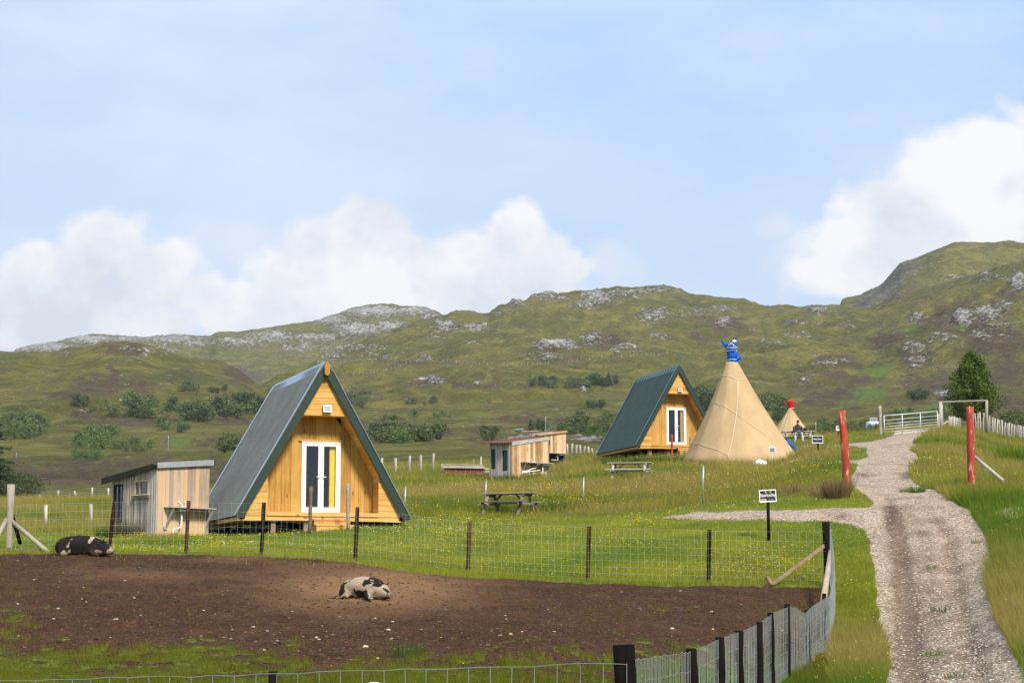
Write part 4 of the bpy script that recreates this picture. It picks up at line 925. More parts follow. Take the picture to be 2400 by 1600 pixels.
m = MB(); wbox(m, wr, -.05, wr.L + .04, zN - .16, zN + .05, .032, .06, z1b=zR + .05, z0b=zR - .13); m.build('fascia', M['grey_wood_h'], S2, Matrix.Translation(-S2.location))
ur2 = lambda px, py: ray_wall(px, py, wr.a, wr.b); u = lambda px: ur2(px, 1090)[0]; zz = lambda py: ur2(1245, py)[1]
zs = zz(1084); sink(S2, wr, u(1219), u(1285), zs, .45, [(u(1248), u(1256)), (u(1262), u(1275))], [u(1247)],
  [[(u(1252), zz(1088), .2), (u(1252), zz(1094), .2), (u(1250), zz(1097), .2), (u(1240), zz(1099), .2), (u(1232), zz(1104), .2), (u(1218), zz(1106), .2)],
   [(u(1265), zz(1090), .25), (u(1265), zz(1107), .25), (u(1262), zz(1108.5), .25), (u(1259), zz(1107), .25), (u(1258), zz(1101), .25), (u(1217), zz(1109), .25), (u(1216), zz(1115), .25)]], [u(1222), u(1281)], M['grey_wood_h'])
# --- far shed
N, Rr, Lc = at(1246, 1093, 118), at(1326, 1084, 119.6), at(1190, 1090, 119.6)
zb = N.z - .3; zN, zR, zL = at(1246, 1018, 118).z, at(1326, 1010, 119.6).z, at(1190, 1021, 119.6).z
S3, wr, wl, B, zB = shed('wash_shed', 'farthest wash shed, right end and brown roof showing behind the middle one', N, Rr, Lc, zb, zN, zR, zL, None, None, None, None, 'wash sheds')
u = lambda px: ray_wall(px, 1040, wr.a, wr.b)[0]; zz = lambda py: ray_wall(1300, py, wr.a, wr.b)[1]
hh = [(u(1285.5), u(1289.5), zz(1046), zz(1028))]
planks(S3, 'front_wall', wr, zb, zN, zR, M['larch'], (.13, .19), False, hh); window(S3, wr, *hh[0], M['grey_wood_h'], .02)
planks(S3, 'side_wall', wl, zb, zL, zN, M['grey_wood'], (.10, .13), True); side_walls(S3, N, Rr, Lc, zb, zR, zB, zL, M['larch'])
ovl = (Lc - N).normalized(); ovr = (Rr - N).normalized()
P4 = [C_(N - ovr * .05 - ovl * .10, zN + .05), C_(Rr + ovr * .06 - ovl * .10, zR + .05), C_(B + ovr * .06 + ovl * .8, zB + .10), C_(Lc + ovl * .8 - ovr * .05, zL + .03)]
slab(S3, 'roof', P4, .04, M['rust']); m = MB(); wbox(m, wr, -.05, wr.L + .04, zN - .14, zN + .03, .10, .125, z1b=zR + .03, z0b=zR - .10); m.build('fascia', M['larch'], S3, Matrix.Translation(-S3.location))
sink(S3, wr, u(1286), u(1324), zz(1062), .45, [(u(1302), u(1314))], [], [[(u(1303), zz(1064), .2), (u(1303), zz(1078), .2), (u(1288), zz(1078), .2)], [(u(1303), zz(1070), .2), (u(1298), zz(1070), .2)]], [u(1320)], M['grey_wood_h'])
m = MB(); wbox(m, wr, u(1286), u(1320), zb, zz(1063), .03, .038); m.build('dark_board', M['dark'], S3, Matrix.Translation(-S3.location))
# loose things lying on the two roofs
for (px, py, Y, w, mt, lab, nm, ct) in ((1214, 1009, 119.5, .20, 'teal', 'larger turquoise tub lying on the farthest shed roof', 'plastic_tub', 'tub'), (1186, 1012, 119, .11, 'teal', 'small turquoise tub at the left edge of the farthest shed roof', 'plastic_tub', 'tub'), (1180, 1022, 96.6, .10, 'teal', 'turquoise tub on the middle shed roof', 'plastic_tub', 'tub')):
    m = MB(); m.rings([[(w * k * math.cos(a), w * k * math.sin(a), z) for a in [i * math.pi / 6 for i in range(12)]] for k, z in ((.7, 0), (.95, .05), (1.0, w * .6), (1.08, w * .62), (.98, w * .7), (.4, w * .72))]); o = m.build(nm, M[mt]); o.location = at(px, py + 3, Y); tag(o, lab, ct, 'tubs on the shed roofs')
for (a, b_, Y, lab) in (((1207, 1006.5), (1227, 1004.5), 119.3, 'pale stick on the farthest shed roof above the turquoise tub'), ((1224, 1010.5), (1262, 1009.5), 119.8, 'long pale batten lying along the farthest shed roof'), ((1209, 1024), (1224, 1018.5), 96.8, 'short split lath propped on the middle shed roof'), ((1240, 1019), (1296, 1012), 118.0, 'long pale batten along the front edge of the farthest roof')):
    pa, pb = at(*a, Y), at(*b_, Y); m = MB(); m.beam((0, 0, 0), pb - pa, .09, .05); o = m.build('batten', M['pale_wood']); o.location = pa; tag(o, lab, 'batten', 'battens on the shed roofs')

# ================================================================ PICNIC TABLES
def picnic(loc, rz, label, wm, seat_off=.62):
    t = thing('picnic_table', loc, label, 'picnic table', rz, 'picnic tables')
    m = MB(); 
    for i in range(5): y = -.34 + i * .145; m.box(-.95 + random.uniform(-.01, .01), .95, y, y + .13, .70, .74)
    m.build('tabletop', wm, t)
    for sg in (-1, 1):
        m = MB(); m.box(-.95, .95, sg * seat_off - .13, sg * seat_off - .005, .40, .44); m.box(-.95, .95, sg * seat_off + .005, sg * seat_off + .13, .40, .44); m.build('bench', wm, t)
        for s2 in (-1, 1):
            m = MB(); m.beam((sg * .68, s2 * .22, .70), (sg * .68, s2 * .66, -.08), .045, .095, up=(1, 0, 0)); m.build('leg', wm, t)
        m = MB(); m.box(sg * .73 - .02, sg * .73 + .02, -.74, .74, .32, .398); m.box(sg * .73 - .02, sg * .73 + .02, -.34, .34, .61, .698); m.build('cross_rail', wm, t)
        m = MB(); m.beam((sg * .66, 0, .34), (sg * .28, 0, .69), .045, .08, up=(0, 1, 0)); m.build('brace', wm, t)
    return t
p = gp(1192, 64); T1 = picnic(p, R(-27), 'dark weathered picnic table in the grass right of the nearest cabin', M['old_wood'])
p = gp(1477, 78); T2 = picnic(p, R(-12), 'pale silvery picnic table on the grass left of the big tipi', M['pale_wood'])
p = gp(1871, 107); T3 = picnic(p, R(-4), 'pale picnic table with a person sitting on it, beside the small tipi', M['pale_wood'])

# ================================================================ TIPIS
def tipi(loc, rbase, h, rtop, lean, label, folds, nseg, ragged=.03, seed=0):
    t = thing('tipi', loc, label, 'tipi', 0, 'canvas tipis')
    m = MB(); n = 220; rings = []
    rs = np.random.default_rng(seed); ph = rs.random(8) * 6
    for j in range(41):
        q = j / 40; r = rbase + (rtop - rbase) * q; r -= .12 * math.sin(q * math.pi) * rbase / 3
        ring = []
        for i in range(n):
            a = 2 * math.pi * i / n; s = (i / n * nseg) % 1; facet = -0.018 * (1 - (2 * s - 1) ** 2) * r
            fold = folds * r * (.35 * math.sin(a * 17 + ph[0] + q * 2) + .3 * math.sin(a * 29 + ph[1]) * q + .25 * math.sin(a * 9 + ph[2] + 3 * q)) * (.3 + q)
            rr = r + facet + fold; z = h * q
            if j == 0: z = min(.15, float(gz(loc.x + rr * math.cos(a), loc.y + rr * math.sin(a))) - loc.z - .02 + ragged * math.sin(a * 11 + ph[3]))
            ring.append((rr * math.cos(a) + lean[0] * q, rr * math.sin(a) + lean[1] * q, z))
        rings.append(ring)
    m.rings(rings, .5, True, True); m.build('canvas', M['canvas'], t)
    def surf(px, py, off=.012):
        """point on the front of the cone seen at a photo position"""
        s_, t_ = (float(k) for k in st_of(px, py)); best = None
        for k in range(400):
            Y = loc.y - rbase * 1.3 + k * rbase * 1.3 / 400; p = Vector((s_ * Y, Y, CAMZ + t_ * Y)) - loc
            q = p.z / h
            if 0 <= q <= 1:
                r = rbase + (rtop - rbase) * q; r -= .12 * math.sin(q * math.pi) * rbase / 3
                if math.hypot(p.x - lean[0] * q, p.y - lean[1] * q) < r + off: return p
        q = min(max(p.z / h, 0), 1); return p
    return t, surf
tl = gp(1738, 92); tl.z = at(1738, 1083, 92).z - .05
TP, surf = tipi(tl, 3.03, 5.1, .30, (-.40, 0), 'large tan canvas tipi with a blue tarpaulin tied round its top', .0055, 12, seed=3)
def seam(t, surf, pts, r, mat, name):
    fine = []
    for (a, b_) in zip(pts[:-1], pts[1:]):
        for i in range(8): fine.append((a[0] + (b_[0] - a[0]) * i / 8, a[1] + (b_[1] - a[1]) * i / 8))
    fine.append(pts[-1]); m = MB(); m.tube([surf(*p) for p in fine], r, 5); m.build(name, mat, t)
M['seam'] = simple('pale_seam', (.74, .60, .42), .85, var=.08)
seam(TP, surf, [(1691, 879), (1712, 882), (1729.5, 890), (1747, 886)], .014, M['rope'], 'guy_rope'); seam(TP, surf, [(1729.5, 890), (1729, 940), (1724, 985), (1715, 1035), (1706, 1070)], .014, M['rope'], 'guy_rope')
seam(TP, surf, [(1664, 940), (1693, 949), (1729, 972), (1782, 1010), (1812, 1034)], .009, M['seam'], 'seam'); seam(TP, surf, [(1622, 1035), (1668, 1048), (1705, 1065)], .010, M['seam'], 'seam'); seam(TP, surf, [(1850, 1045), (1861, 1080)], .018, M['rope'], 'guy_rope')
seam(TP, surf, [(1725, 862), (1738, 872), (1746, 885)], .012, M['seam'], 'seam')
# blue bundle: tube of rings through photo rows
def bundle(name, label, rows, Y, mat, horns, ties, amp, seed, group):
    """rows: (py, px left, px right)"""
    rs = np.random.default_rng(seed); base = at((rows[0][1] + rows[0][2]) / 2, rows[0][0], Y); t = thing(name, base, label, 'cover', 0, group)
    m = MB(); n = 26; rings = []; amp *= 1.5
    for (py, a, b_) in rows:
        c = at((a + b_) / 2, py, Y) - base; r = (b_ - a) / 2 / F * Y * (1 + .0 * amp); ph = rs.random(3) * 6; amp_ = amp
        rings.append([(c.x + r * (1 + amp * math.sin(5 * q + ph[0]) * .6 + amp * .5 * math.sin(9 * q + ph[1])) * math.cos(q), r * .85 * (1 + amp * math.sin(6 * q + ph[2])) * math.sin(q), c.z) for q in [2 * math.pi * k / n for k in range(n)]])
    m.rings(rings, .5, False, True)
    for (pts, wid) in horns:
        rg = []
        for (px, py), w in zip(pts, wid):
            c = at(px, py, Y) - base; rr = w / 2 / F * Y; rg.append([(c.x + rr * (1 + .12 * math.sin(4 * q)) * math.cos(q), rr * .5 * math.sin(q), c.z + rr * .25 * math.cos(q)) for q in [2 * math.pi * k / 16 for k in range(16)]])
        m.rings(rg, .5, False, True)
    m.build('cloth', mat, t)
    for pts in ties:
        mm = MB(); mm.tube([at(px, py, Y) - base + Vector((0, -dy, 0)) for (px, py, dy) in pts], .018, 5); mm.build('tie_rope', M['rope'], t)
    return t
def tie(row, a, b_, k=.0):
    n = 9; out = []
    for i in range(n):
        q = i / (n - 1); out.append((a + (b_ - a) * q, row + k * q, .05 + (b_ - a) / 2 / F * 92 * .9 * math.sin(q * math.pi)))
    return out
BB = bundle('tarpaulin_bundle', 'bright blue tarpaulin bundled and roped round the top of the big tipi',
  [(851, 1703, 1732), (847, 1703, 1732), (843.5, 1704.5, 1730), (841, 1705, 1737), (836, 1704, 1736.5), (830, 1703.5, 1733), (824, 1703, 1727.5), (821, 1704, 1726), (817.5, 1702.5, 1726.5), (813, 1702, 1725), (808, 1701, 1727)], 92, M['blue'],
  [([(1709, 814), (1703, 808), (1697, 803), (1690.5, 798.5)], [17, 15, 11, 2]), ([(1716, 812), (1720, 806), (1722, 801)], [15, 13.5, 8])],
  [tie(843.5, 1703.5, 1731), tie(822.5, 1703, 1727.5), tie(816.5, 1702.5, 1727), [(1711, 806, .45), (1716, 811, .5), (1722, 815, .45), (1727, 816, .3)], [(1712, 806, .45), (1705, 812, .45), (1702, 817, .3)], [(1714, 808, .48), (1717, 816, .5)]], .10, 5, 'cloth bundles on the tipis')
pt = thing('tent_pole', at(1721, 800, 92.1), 'dark pole tips with white binding above the blue bundle', 'pole')
m = MB(); m.tube([(0, 0, -.1), (0, 0, .07)], .10, 10); m.build('white_binding', M['white'], pt)
m = MB(); m.tube([(-.03, 0, .07), (-.05, 0, .20)], .03, 6); m.tube([(.05, 0, .07), (.12, .0, .17)], .025, 6); m.build('pole_tips', M['dark'], pt)
# blue flap on the right flank of the big tipi
m = MB(); fp = [(1843, 1027, 0), (1851, 1036, .0), (1862, 1046, 0), (1869, 1058, 0)]; V = []
edge_l = [(1843.5, 1028), (1848, 1038), (1856, 1047), (1866, 1056)]; edge_r = [(1844.5, 1027), (1854, 1034), (1864, 1045), (1869, 1057)]
for (a, b_) in zip(edge_l, edge_r):
    V += [at(a[0], a[1], 92.0), at(b_[0], b_[1], 92.3)]
V = [v - at(1850, 1040, 92) for v in V] + [v - at(1850, 1040, 92) + Vector((0, .12, 0)) for v in V]
m.add(V, [(0, 1, 3, 2), (2, 3, 5, 4), (4, 5, 7, 6), (8, 10, 11, 9), (10, 12, 13, 11), (12, 14, 15, 13), (1, 9, 11, 3), (3, 11, 13, 5), (5, 13, 15, 7), (0, 2, 10, 8), (2, 4, 12, 10), (4, 6, 14, 12)], .5, True)
o = m.build('tarpaulin_flap', M['blue']); o.location = at(1850, 1040, 92); tag(o, 'strip of blue tarpaulin hanging out at the right flank of the big tipi', 'tarpaulin')
tl2 = gp(1855, 155); tl2.z = at(1855, 1033, 155).z - .1
TQ, surf2 = tipi(tl2, 2.25, 2.85, .14, (-.05, 0), 'small tan canvas tipi with a red cloth cap, behind the seated person', .03, 12, seed=9)
seam(TQ, surf2, [(1868, 985), (1884, 1006), (1897, 1026)], .03, M['rope'], 'guy_rope'); seam(TQ, surf2, [(1826, 1012), (1850, 1014), (1870, 1013)], .015, M['seam'], 'seam'); seam(TQ, surf2, [(1830, 993), (1838, 985), (1844, 972)], .014, M['rope'], 'guy_rope')
bundle('cloth_cap', 'red cloth cap tied over the top of the small tipi', [(959, 1849, 1859), (956, 1848.5, 1859.5), (953, 1848, 1859.5), (949, 1846, 1860), (945, 1844.5, 1861), (941.5, 1843, 1861.5), (939, 1848, 1861.5), (938, 1854, 1861)], 155, M['red'], [], [[(1848, 957, .4), (1853, 958, .45), (1860, 956, .35)]], .08, 8, 'cloth bundles on the tipis')

# ================================================================ POSTS, SIGNS, GATE, TANK
def red_post(px0, py0, px1, py1, Y, label):
    b = at(px0, py0, Y); tp = at(px1, py1, Y - .1); b.z -= .25; m = MB(); d = tp - b; pts = [d * (q / 10) + Vector((random.uniform(-.012, .012), 0, 0)) for q in range(11)]
    m.tube(pts, [.128 - .012 * q / 10 for q in range(11)], 16); o = m.build('red_post', M['redpost']); o.location = b; tag(o, label, 'post', 'red posts beside the track'); return o
RP1 = red_post(1987, 1158, 1973, 962, 57, 'thick peeling red post leaning left on the left side of the track')
RP2 = red_post(2277, 1144, 2273, 953, 57, 'thick peeling red post on the right side of the track with a brace behind')
a, b_ = at(2282, 1068, 57.1), at(2352, 1127, 56.0); m = MB(); m.tube([(0, 0, 0), b_ - a], [.055, .06], 8); o = m.build('brace_pole', M['grey_wood_h']); o.location = a; tag(o, 'grey wooden brace slanting from the right red post into the grass', 'brace')
def text_mesh(body, size, mat, parent, mw, name='lettering', ext=.004, shear=0, spacing=1.0):
    cu = bpy.data.curves.new(name, 'FONT'); cu.body = body; cu.size = size; cu.extrude = ext; cu.align_x = 'CENTER'; cu.align_y = 'CENTER'; cu.shear = shear; cu.space_character = spacing; cu.offset = size * .006
    tmp = bpy.data.objects.new('tmp', cu); COL.objects.link(tmp); dg = bpy.context.evaluated_depsgraph_get(); me = bpy.data.meshes.new_from_object(tmp.evaluated_get(dg)); bpy.data.objects.remove(tmp)
    me.name = name; me.materials.clear(); me.materials.append(mat); o = bpy.data.objects.new(name, me); COL.objects.link(o); o.parent = parent; o.matrix_local = mw; return o
def sign(px, pyb, pyt, Y, bw, bh, rz, label, word, tilt, pics):
    b = gp(px, Y); hz = at(px, pyt, Y).z - b.z; t = thing('name_sign', b, label, 'sign', rz, 'name signs')
    m = MB(); m.tube([(0, .06, -.2), (.0, .06, (hz - .02))], [.042, .042], 8); m.build('post', M['post_black'], t)
    T_ = Matrix.Translation((-.02, 0, hz - bh / 2)) @ Matrix.Rotation(tilt, 4, 'Y')
    m = MB(); m.box(-bw / 2 + .02, bw / 2 - .02, -.008, .012, -bh / 2 + .02, bh / 2 - .02); bd = m.build('board', M['black'], t, T_)
    m = MB(); m.box(-bw / 2, bw / 2, -.014, .018, bh / 2 - .02, bh / 2 + .005); m.box(-bw / 2, bw / 2, -.018, .018, -bh / 2 - .012, -bh / 2 + .02); m.box(-bw / 2, -bw / 2 + .02, -.013, .018, -bh / 2 + .02, bh / 2 - .02); m.box(bw / 2 - .02, bw / 2, -.013, .018, -bh / 2 + .02, bh / 2 - .02)
    m.build('frame', M['white'], t, T_)
    RX = Matrix.Rotation(R(90), 4, 'X')
    text_mesh(word, bh * (.40 if Y < 60 else .34), M['white'], bd, Matrix.Translation((0, -.013, bh * .05)) @ RX, spacing=.92)
    for (x, z, rx, rzz, mt) in pics:
        m = MB(); n = 14; m.prism([(x + rx * math.cos(q * 2 * math.pi / n), z + rzz * math.sin(q * 2 * math.pi / n)) for q in range(n)], -.0125, -.009); m.build('painting', mt, bd)
    return t
M['paint_tan'] = simple('tan_paint', (.50, .33, .20), .7, var=.3, scale=20); M['paint_pink'] = simple('pink_paint', (.55, .36, .30), .7); M['paint_grey'] = simple('grey_paint', (.10, .11, .13), .7, var=.4, scale=25)
sign(1803, 1272, 1147.5, 47, .44, .30, R(4), 'black name board reading Starlochy on a dark post beside the gravel spur', 'Starlochy', R(-3.2), [(-.13, -.10, .055, .035, M['paint_tan']), (-.07, -.10, .03, .028, M['paint_pink']), (.03, -.10, .035, .035, M['paint_grey']), (.10, -.10, .05, .028, M['paint_grey']), (-.05, .09, .022, .025, M['paint_tan']), (.07, .09, .025, .022, M['paint_tan'])])
sign(1918, 1087, 1020.5, 84, .50, .34, R(-2), 'small name board reading Shenclun on a black post in front of the small tipi', 'Shenclun', 0, [(0, .10, .05, .03, M['paint_grey']), (0, -.11, .14, .02, M['paint_grey'])])
# solar lamp on a stick by the tipi
b = gp(1810.5, 87.5); l = thing('garden_solar_lamp', b, 'square white solar lamp on a short stick in front of the big tipi', 'solar lamp', 0, 'solar lamps'); h = at(1810, 1047, 87.5).z - b.z
m = MB(); m.tube([(0, 0, -.1), (0, 0, h - .2)], .022, 8); m.build('stick', M['fascia'], l); m = MB(); m.box(-.14, .14, -.02, .03, h - .28, h); m.build('frame', M['white'], l, bevel=.01); m = MB(); m.box(-.11, .11, -.027, -.021, h - .24, h - .04); m.build('solar_panel', M['solar'], l)
# white boulder
def rock_obj(name, loc, r, mat, seed, squash=.62, n=3):
    bm_ = __import__('bmesh').new(); __import__('bmesh').ops.create_icosphere(bm_, subdivisions=n, radius=1.0); me = bpy.data.meshes.new(name)
    for v in bm_.verts:
        d = v.co.normalized(); k = 1 + .28 * float(perlin(d.x * 1.7 + seed, d.y * 1.7 + d.z * 1.3)) + .10 * float(perlin(d.x * 5 + seed, d.y * 5 - d.z * 4)); v.co = d * k; v.co.z *= squash; v.co *= r
    bm_.to_mesh(me); bm_.free(); me.materials.append(mat); o = bpy.data.objects.new(name, me); COL.objects.link(o); o.location = loc; return o
o = rock_obj('white_boulder', gp(1781, 86) + Vector((0, 0, .12)), .33, M['stone'], 3.3, .72); tag(o, 'white quartz boulder in the grass in front of the big tipi', 'rock')
# steel gate
ga, gb_ = at(2073, 1019, 94.5), at(2198, 1007, 96.0)
g = thing('field_gate', ga, 'galvanised seven-bar field gate across the top of the track', 'gate'); v = gb_ - ga; hL, hR = (1019 - 974) / F * 94.5, (1007 - 963) / F * 96
up = lambda q, k: v * q + Vector((0, 0, (hL + (hR - hL) * q) * k))
m = MB(); m.tube([up(0, 0), up(0, 1)], .024, 8); m.tube([up(1, 0), up(1, 1)], .024, 8); m.tube([up(0, 1), up(1, 1)], .024, 8); m.tube([up(0, 0), up(1, 0)], .024, 8); m.build('frame', M['gate'], g)
for k in (.76, .57, .43, .29, .14):
    m = MB(); m.tube([up(0, k), up(1, k)], .015, 6); m.build('bar', M['gate'], g)
for q in (.335, .675):
    m = MB(); m.tube([up(q, 0) + Vector((0, -.03, 0)), up(q, 1) + Vector((0, -.03, 0))], .024, 6); m.build('upright', M['gate'], g)
rough_post(2064, 1021, 950, 94.4, .085, M['post_pale'], 'tall pale gatepost on the left of the field gate beside the water tank')
rough_post(2200, 1006, 970, 96.6, .07, M['strut_new'], 'short brownish gatepost at the right end of the field gate')
fr = thing('goal_frame', gp(2206, 97), 'tall pale timber frame of two posts and a top rail right of the gate', 'timber frame')
a, b_ = at(2206, 1007, 97), at(2312, 1000, 97); ta, tb = at(2204, 943, 97), at(2312.5, 939, 97); Fo = fr.location
for (p, q, r) in ((a, ta, .085), (b_, tb, .075)):
    m = MB(); m.tube([p - Fo - Vector((0, 0, .3)), q - Fo], r, 10); m.build('post', M['post_pale'], fr)
m = MB(); m.beam(ta - Fo + Vector((-.1, 0, .03)), tb - Fo + Vector((.05, 0, .03)), .06, .07); m.build('top_rail', M['grey_wood_h'], fr)
rough_post(2209.5, 992, 948, 98.5, .03, M['fascia'], 'thin grey stake just right of the tall frame post')
a, b_ = at(2210, 994, 99), at(2221, 987, 99.5); m = MB(); m.beam((0, 0, 0), b_ - a, .06, .08); o = m.build('brace_pole', M['strut_new']); o.location = a; tag(o, 'short pale brace leaning beside the tall timber frame', 'brace')
# water tank
wt = thing('water_tank', at(2046, 1019, 138), 'cloudy white ribbed plastic water tank left of the field gate', 'water tank', R(6)); wt.scale = (1.08, 1.08, 1.15)
m = MB(); w = .42; hh_ = .86
rg = []
for z, k in ((0, .9), (.05, 1), (.25, 1.0), (.27, .96), (.30, 1.0), (.52, 1.0), (.54, .96), (.57, 1), (.78, 1), (.86, .85)): rg.append([(w * k * (abs(math.cos(q)) ** .4) * (1 if math.cos(q) > 0 else -1) * (1 + .02 * math.cos(q * 16)), w * k * (abs(math.sin(q)) ** .4) * (1 if math.sin(q) > 0 else -1), z) for q in [2 * math.pi * i / 48 for i in range(48)]])
m.rings(rg); m.build('tank_body', M['tank'], wt)
m = MB()
for i in range(6): x = -w + .06 + i * (2 * w - .12) / 5; m.beam((x, -w - .02, .02), (x, -w - .02, .84), .015, .02)
for z in (.05, .28, .55, .82): m.beam((-w, -w - .035, z), (w, -w - .035, z), .02, .015)
m.build('cage', M['gate'], wt)
m = MB(); m.box(-.20, .24, -.22, -.17, .88, 1.08); m.build('solar_panel', M['solar'], wt, Matrix.Identity(4)); m = MB(); m.box(-.24, .28, -.165, -.14, .85, 1.11); m.build('panel_frame', M['gate'], wt)
o = rock_obj('white_container', at(2071, 1012, 130) , .22, M['tank'], 8.1, .9, 2)
bpy.data.objects.remove(o)
m = MB(); m.rings([[(k * .16 * math.cos(q * math.pi / 5), k * .16 * math.sin(q * math.pi / 5), z) for q in range(10)] for z, k in ((0, .9), (.04, 1), (.4, 1), (.46, .8), (.5, .4), (.53, .4))]); o = m.build('plastic_drum', M['tank']); o.location = at(2078, 1019, 128); tag(o, 'small pale plastic drum behind the left end of the gate', 'drum')
# rusty corrugated pile and old pallet rails, far left of the sheds
rpz = thing('scrap_pile', gp(1087, 104), 'stack of rusted corrugated sheets under grey timber rails, left of the middle shed', 'scrap pile', R(3)); 
m = MB(); V = []; Fc = []; n = 150
for i in range(n + 1):
    x = -1.12 + 2.3 * i / n; h = .035 * math.sin(i * .78); V += [(x, -.28 + h, .12), (x + .03, -.05 + h, .50 + .012 * math.sin(i * .6)), (x + .03, .3, .52)]
Fc = [(3 * i, 3 * i + 3, 3 * i + 4, 3 * i + 1) for i in range(n)] + [(3 * i + 1, 3 * i + 4, 3 * i + 5, 3 * i + 2) for i in range(n)]
m.add(V, Fc, .5, True); m.build('rusted_sheets', M['rust'], rpz)
m = MB(); m.beam((-1.2, -.2, .60), (1.15, -.2, .55), .08, .14); m.beam((-1.15, -.05, .74), (1.1, 0, .68), .25, .04); m.beam((-1.15, .2, .76), (.5, .2, .72), .14, .03); m.build('timber_rails', M['grey_wood_h'], rpz)
for x in (-1.22, -.05, .55, .98): m = MB(); m.beam((x, .1, -.3), (x, .1, .78 + .25 * (x > 0) + .15 * (x > .9)), .09, .09); m.build('upright', M['grey_wood'], rpz)
m = MB(); m.beam((1.15, -.1, .50), (2.0, -.1, .45), .06, .12); m.beam((1.1, -.1, .32), (2.0, -.1, .30), .06, .08); m.build('lower_rails', M['grey_wood_h'], rpz)
# thin white poles in the distance
for (px, pt_, pb, Y, lab) in ((1279, 976, 1012, 140, 'thin white pole rising behind the farthest wash shed'), (394, 1021, 1057, 440, 'thin white pole standing on the moor above the left shed'), (1912.5, 989, 1024, 110, 'thin grey pole behind the small name board'), (38, 1060, 1077, 430, 'short white pole beside the dark conifer at the left edge'), (1957, 1016, 1025, 130, 'stubby white marker post left of the red post')):
    rough_post(px, pb, pt_, Y, .00015 * Y + .006, M['steel'], lab, 'pole', 'marker_pole')
sg = thing('small_sign', gp(1965, 100), 'little white box sign half hidden behind the left red post', 'sign'); hz = at(1965, 998, 100).z - sg.location.z
m = MB(); m.tube([(0, 0, -.2), (0, 0, hz - .1)], .02, 6); m.build('post', M['post_black'], sg); m = MB(); m.box(-.12, .12, -.02, .02, hz - .25, hz); m.build('board', M['white'], sg); m = MB(); m.box(-.06, .09, -.026, -.021, hz - .16, hz - .04); m.build('panel', M['solar'], sg)

# ================================================================ PIG PEN FENCES
def stake(t, px, py0, py1, Y, r, mat, lean=0, name='post', off=0):
    b = at(px, py0, Y) - t.location; h = (py0 - py1) / F * Y
    m = MB(); m.tube([(b.x + lean * q / 4 + random.uniform(-.006, .006), b.y + off, b.z - .3 + (h + .3) * q / 4) for q in range(5)], [r * random.uniform(.9, 1.1) for _ in range(5)], 8)
    return m.build(name, mat, t)
def netting(t, P, heights, spacing, r, name='wire_netting', wob=.006, bow=0, wm='wire'):
    """P: list of (ground point, top point) along the fence"""
    m = MB(); G = [Vector(a) - t.location for a, b in P]; T_ = [Vector(b) - t.location for a, b in P]
    seg = []; 
    for i in range(len(G) - 1):
        L = (G[i + 1] - G[i]).length; n = max(1, int(L / spacing)); seg += [(i, k / n) for k in range(n)]
    seg.append((len(G) - 2, 1.0)); g = []; tt = []
    for (i, q) in seg:
        g.append(G[i].lerp(G[i + 1], q)); top = T_[i].lerp(T_[i + 1], q); top.z -= bow * math.sin(q * math.pi); tt.append(top)
    for h in heights:
        m.tube([g[k].lerp(tt[k], h) + Vector((0, 0, random.uniform(-wob, wob))) for k in range(len(g))], r, 3, cap=False, smooth=False)
    for k in range(len(g)):
        d = random.uniform(-.012, .012); m.tube([g[k].lerp(tt[k], heights[0]), g[k].lerp(tt[k], .5) + Vector((d, 0, 0)), tt[k]], r * .8, 3, cap=False, smooth=False)
    return m.build(name, M[wm], t)
HH = (.02, .13, .25, .38, .52, .66, .82, 1.0)
fence_far = thing('pen_fence', at(20, 1293, 44), 'far side of the pig pen fence, dark stakes with faint netting', 'fence', 0, 'pig pen fences')
farp = [(253,1291,1173,44),(437,1295,1173,43.7),(614,1300,1177,43.2),(834,1316,1188,42.5),(1098,1350,1221,41.5),(1379,1363,1233,41),(1662,1369,1241,41)]
for (px, a, b_, Y) in farp:
    p = gp(px, Y); zt = at(px, b_, Y).z
    m = MB(); q0 = p - fence_far.location; h = zt - p.z; m.tube([(q0.x + (.012 * (q - 2) if px != 253 else .03 * q), q0.y, q0.z - .3 + (h + .3) * q / 4) for q in range(5)], [.045 * random.uniform(.9, 1.1) for _ in range(5)], 8); m.build('post', M['post_dark'], fence_far)
stake(fence_far, 20, 1300, 1136, 44, .092, M['post_pale'], name='strainer_post')
P = []
for (px, yt, Y) in [(20, 1184, 44)] + [(a[0], a[2] + 3, a[3]) for a in farp] + [(1942, 1246, 41)]:
    g_ = gp(px, Y - .07); P.append((g_ + Vector((0, 0, .03)), Vector((g_.x, g_.y, at(px, yt, Y).z))))
netting(fence_far, P, HH, .15, .0012, wm='wire_pale')
m = MB(); m.tube([at(28, 1221, 44) - fence_far.location, at(121, 1301, 43.4) - fence_far.location], .055, 8); m.build('brace', M['post_pale'], fence_far)
m = MB(); m.tube([at(16, 1216, 44) - fence_far.location, at(-16, 1275, 43.0) - fence_far.location], .055, 8); m.build('brace', M['post_pale'], fence_far)
m = MB(); m.tube([at(28, 1205, 44.1) - fence_far.location, at(47, 1272, 45.5) - fence_far.location], .05, 8); m.build('brace', M['post_dark'], fence_far)
m = MB(); m.beam(at(119, 1303, 43.4) - fence_far.location, at(131, 1280, 43.3) - fence_far.location, .06, .06); m.build('peg', M['strut'], fence_far)
m = MB(); m.beam(at(38, 1289, 43.6) - fence_far.location, at(96, 1291, 43.6) - fence_far.location, .07, .10); m.beam(at(-20, 1293, 43.2) - fence_far.location, at(24, 1287, 43.6) - fence_far.location, .07, .10); m.build('kick_board', M['strut'], fence_far)
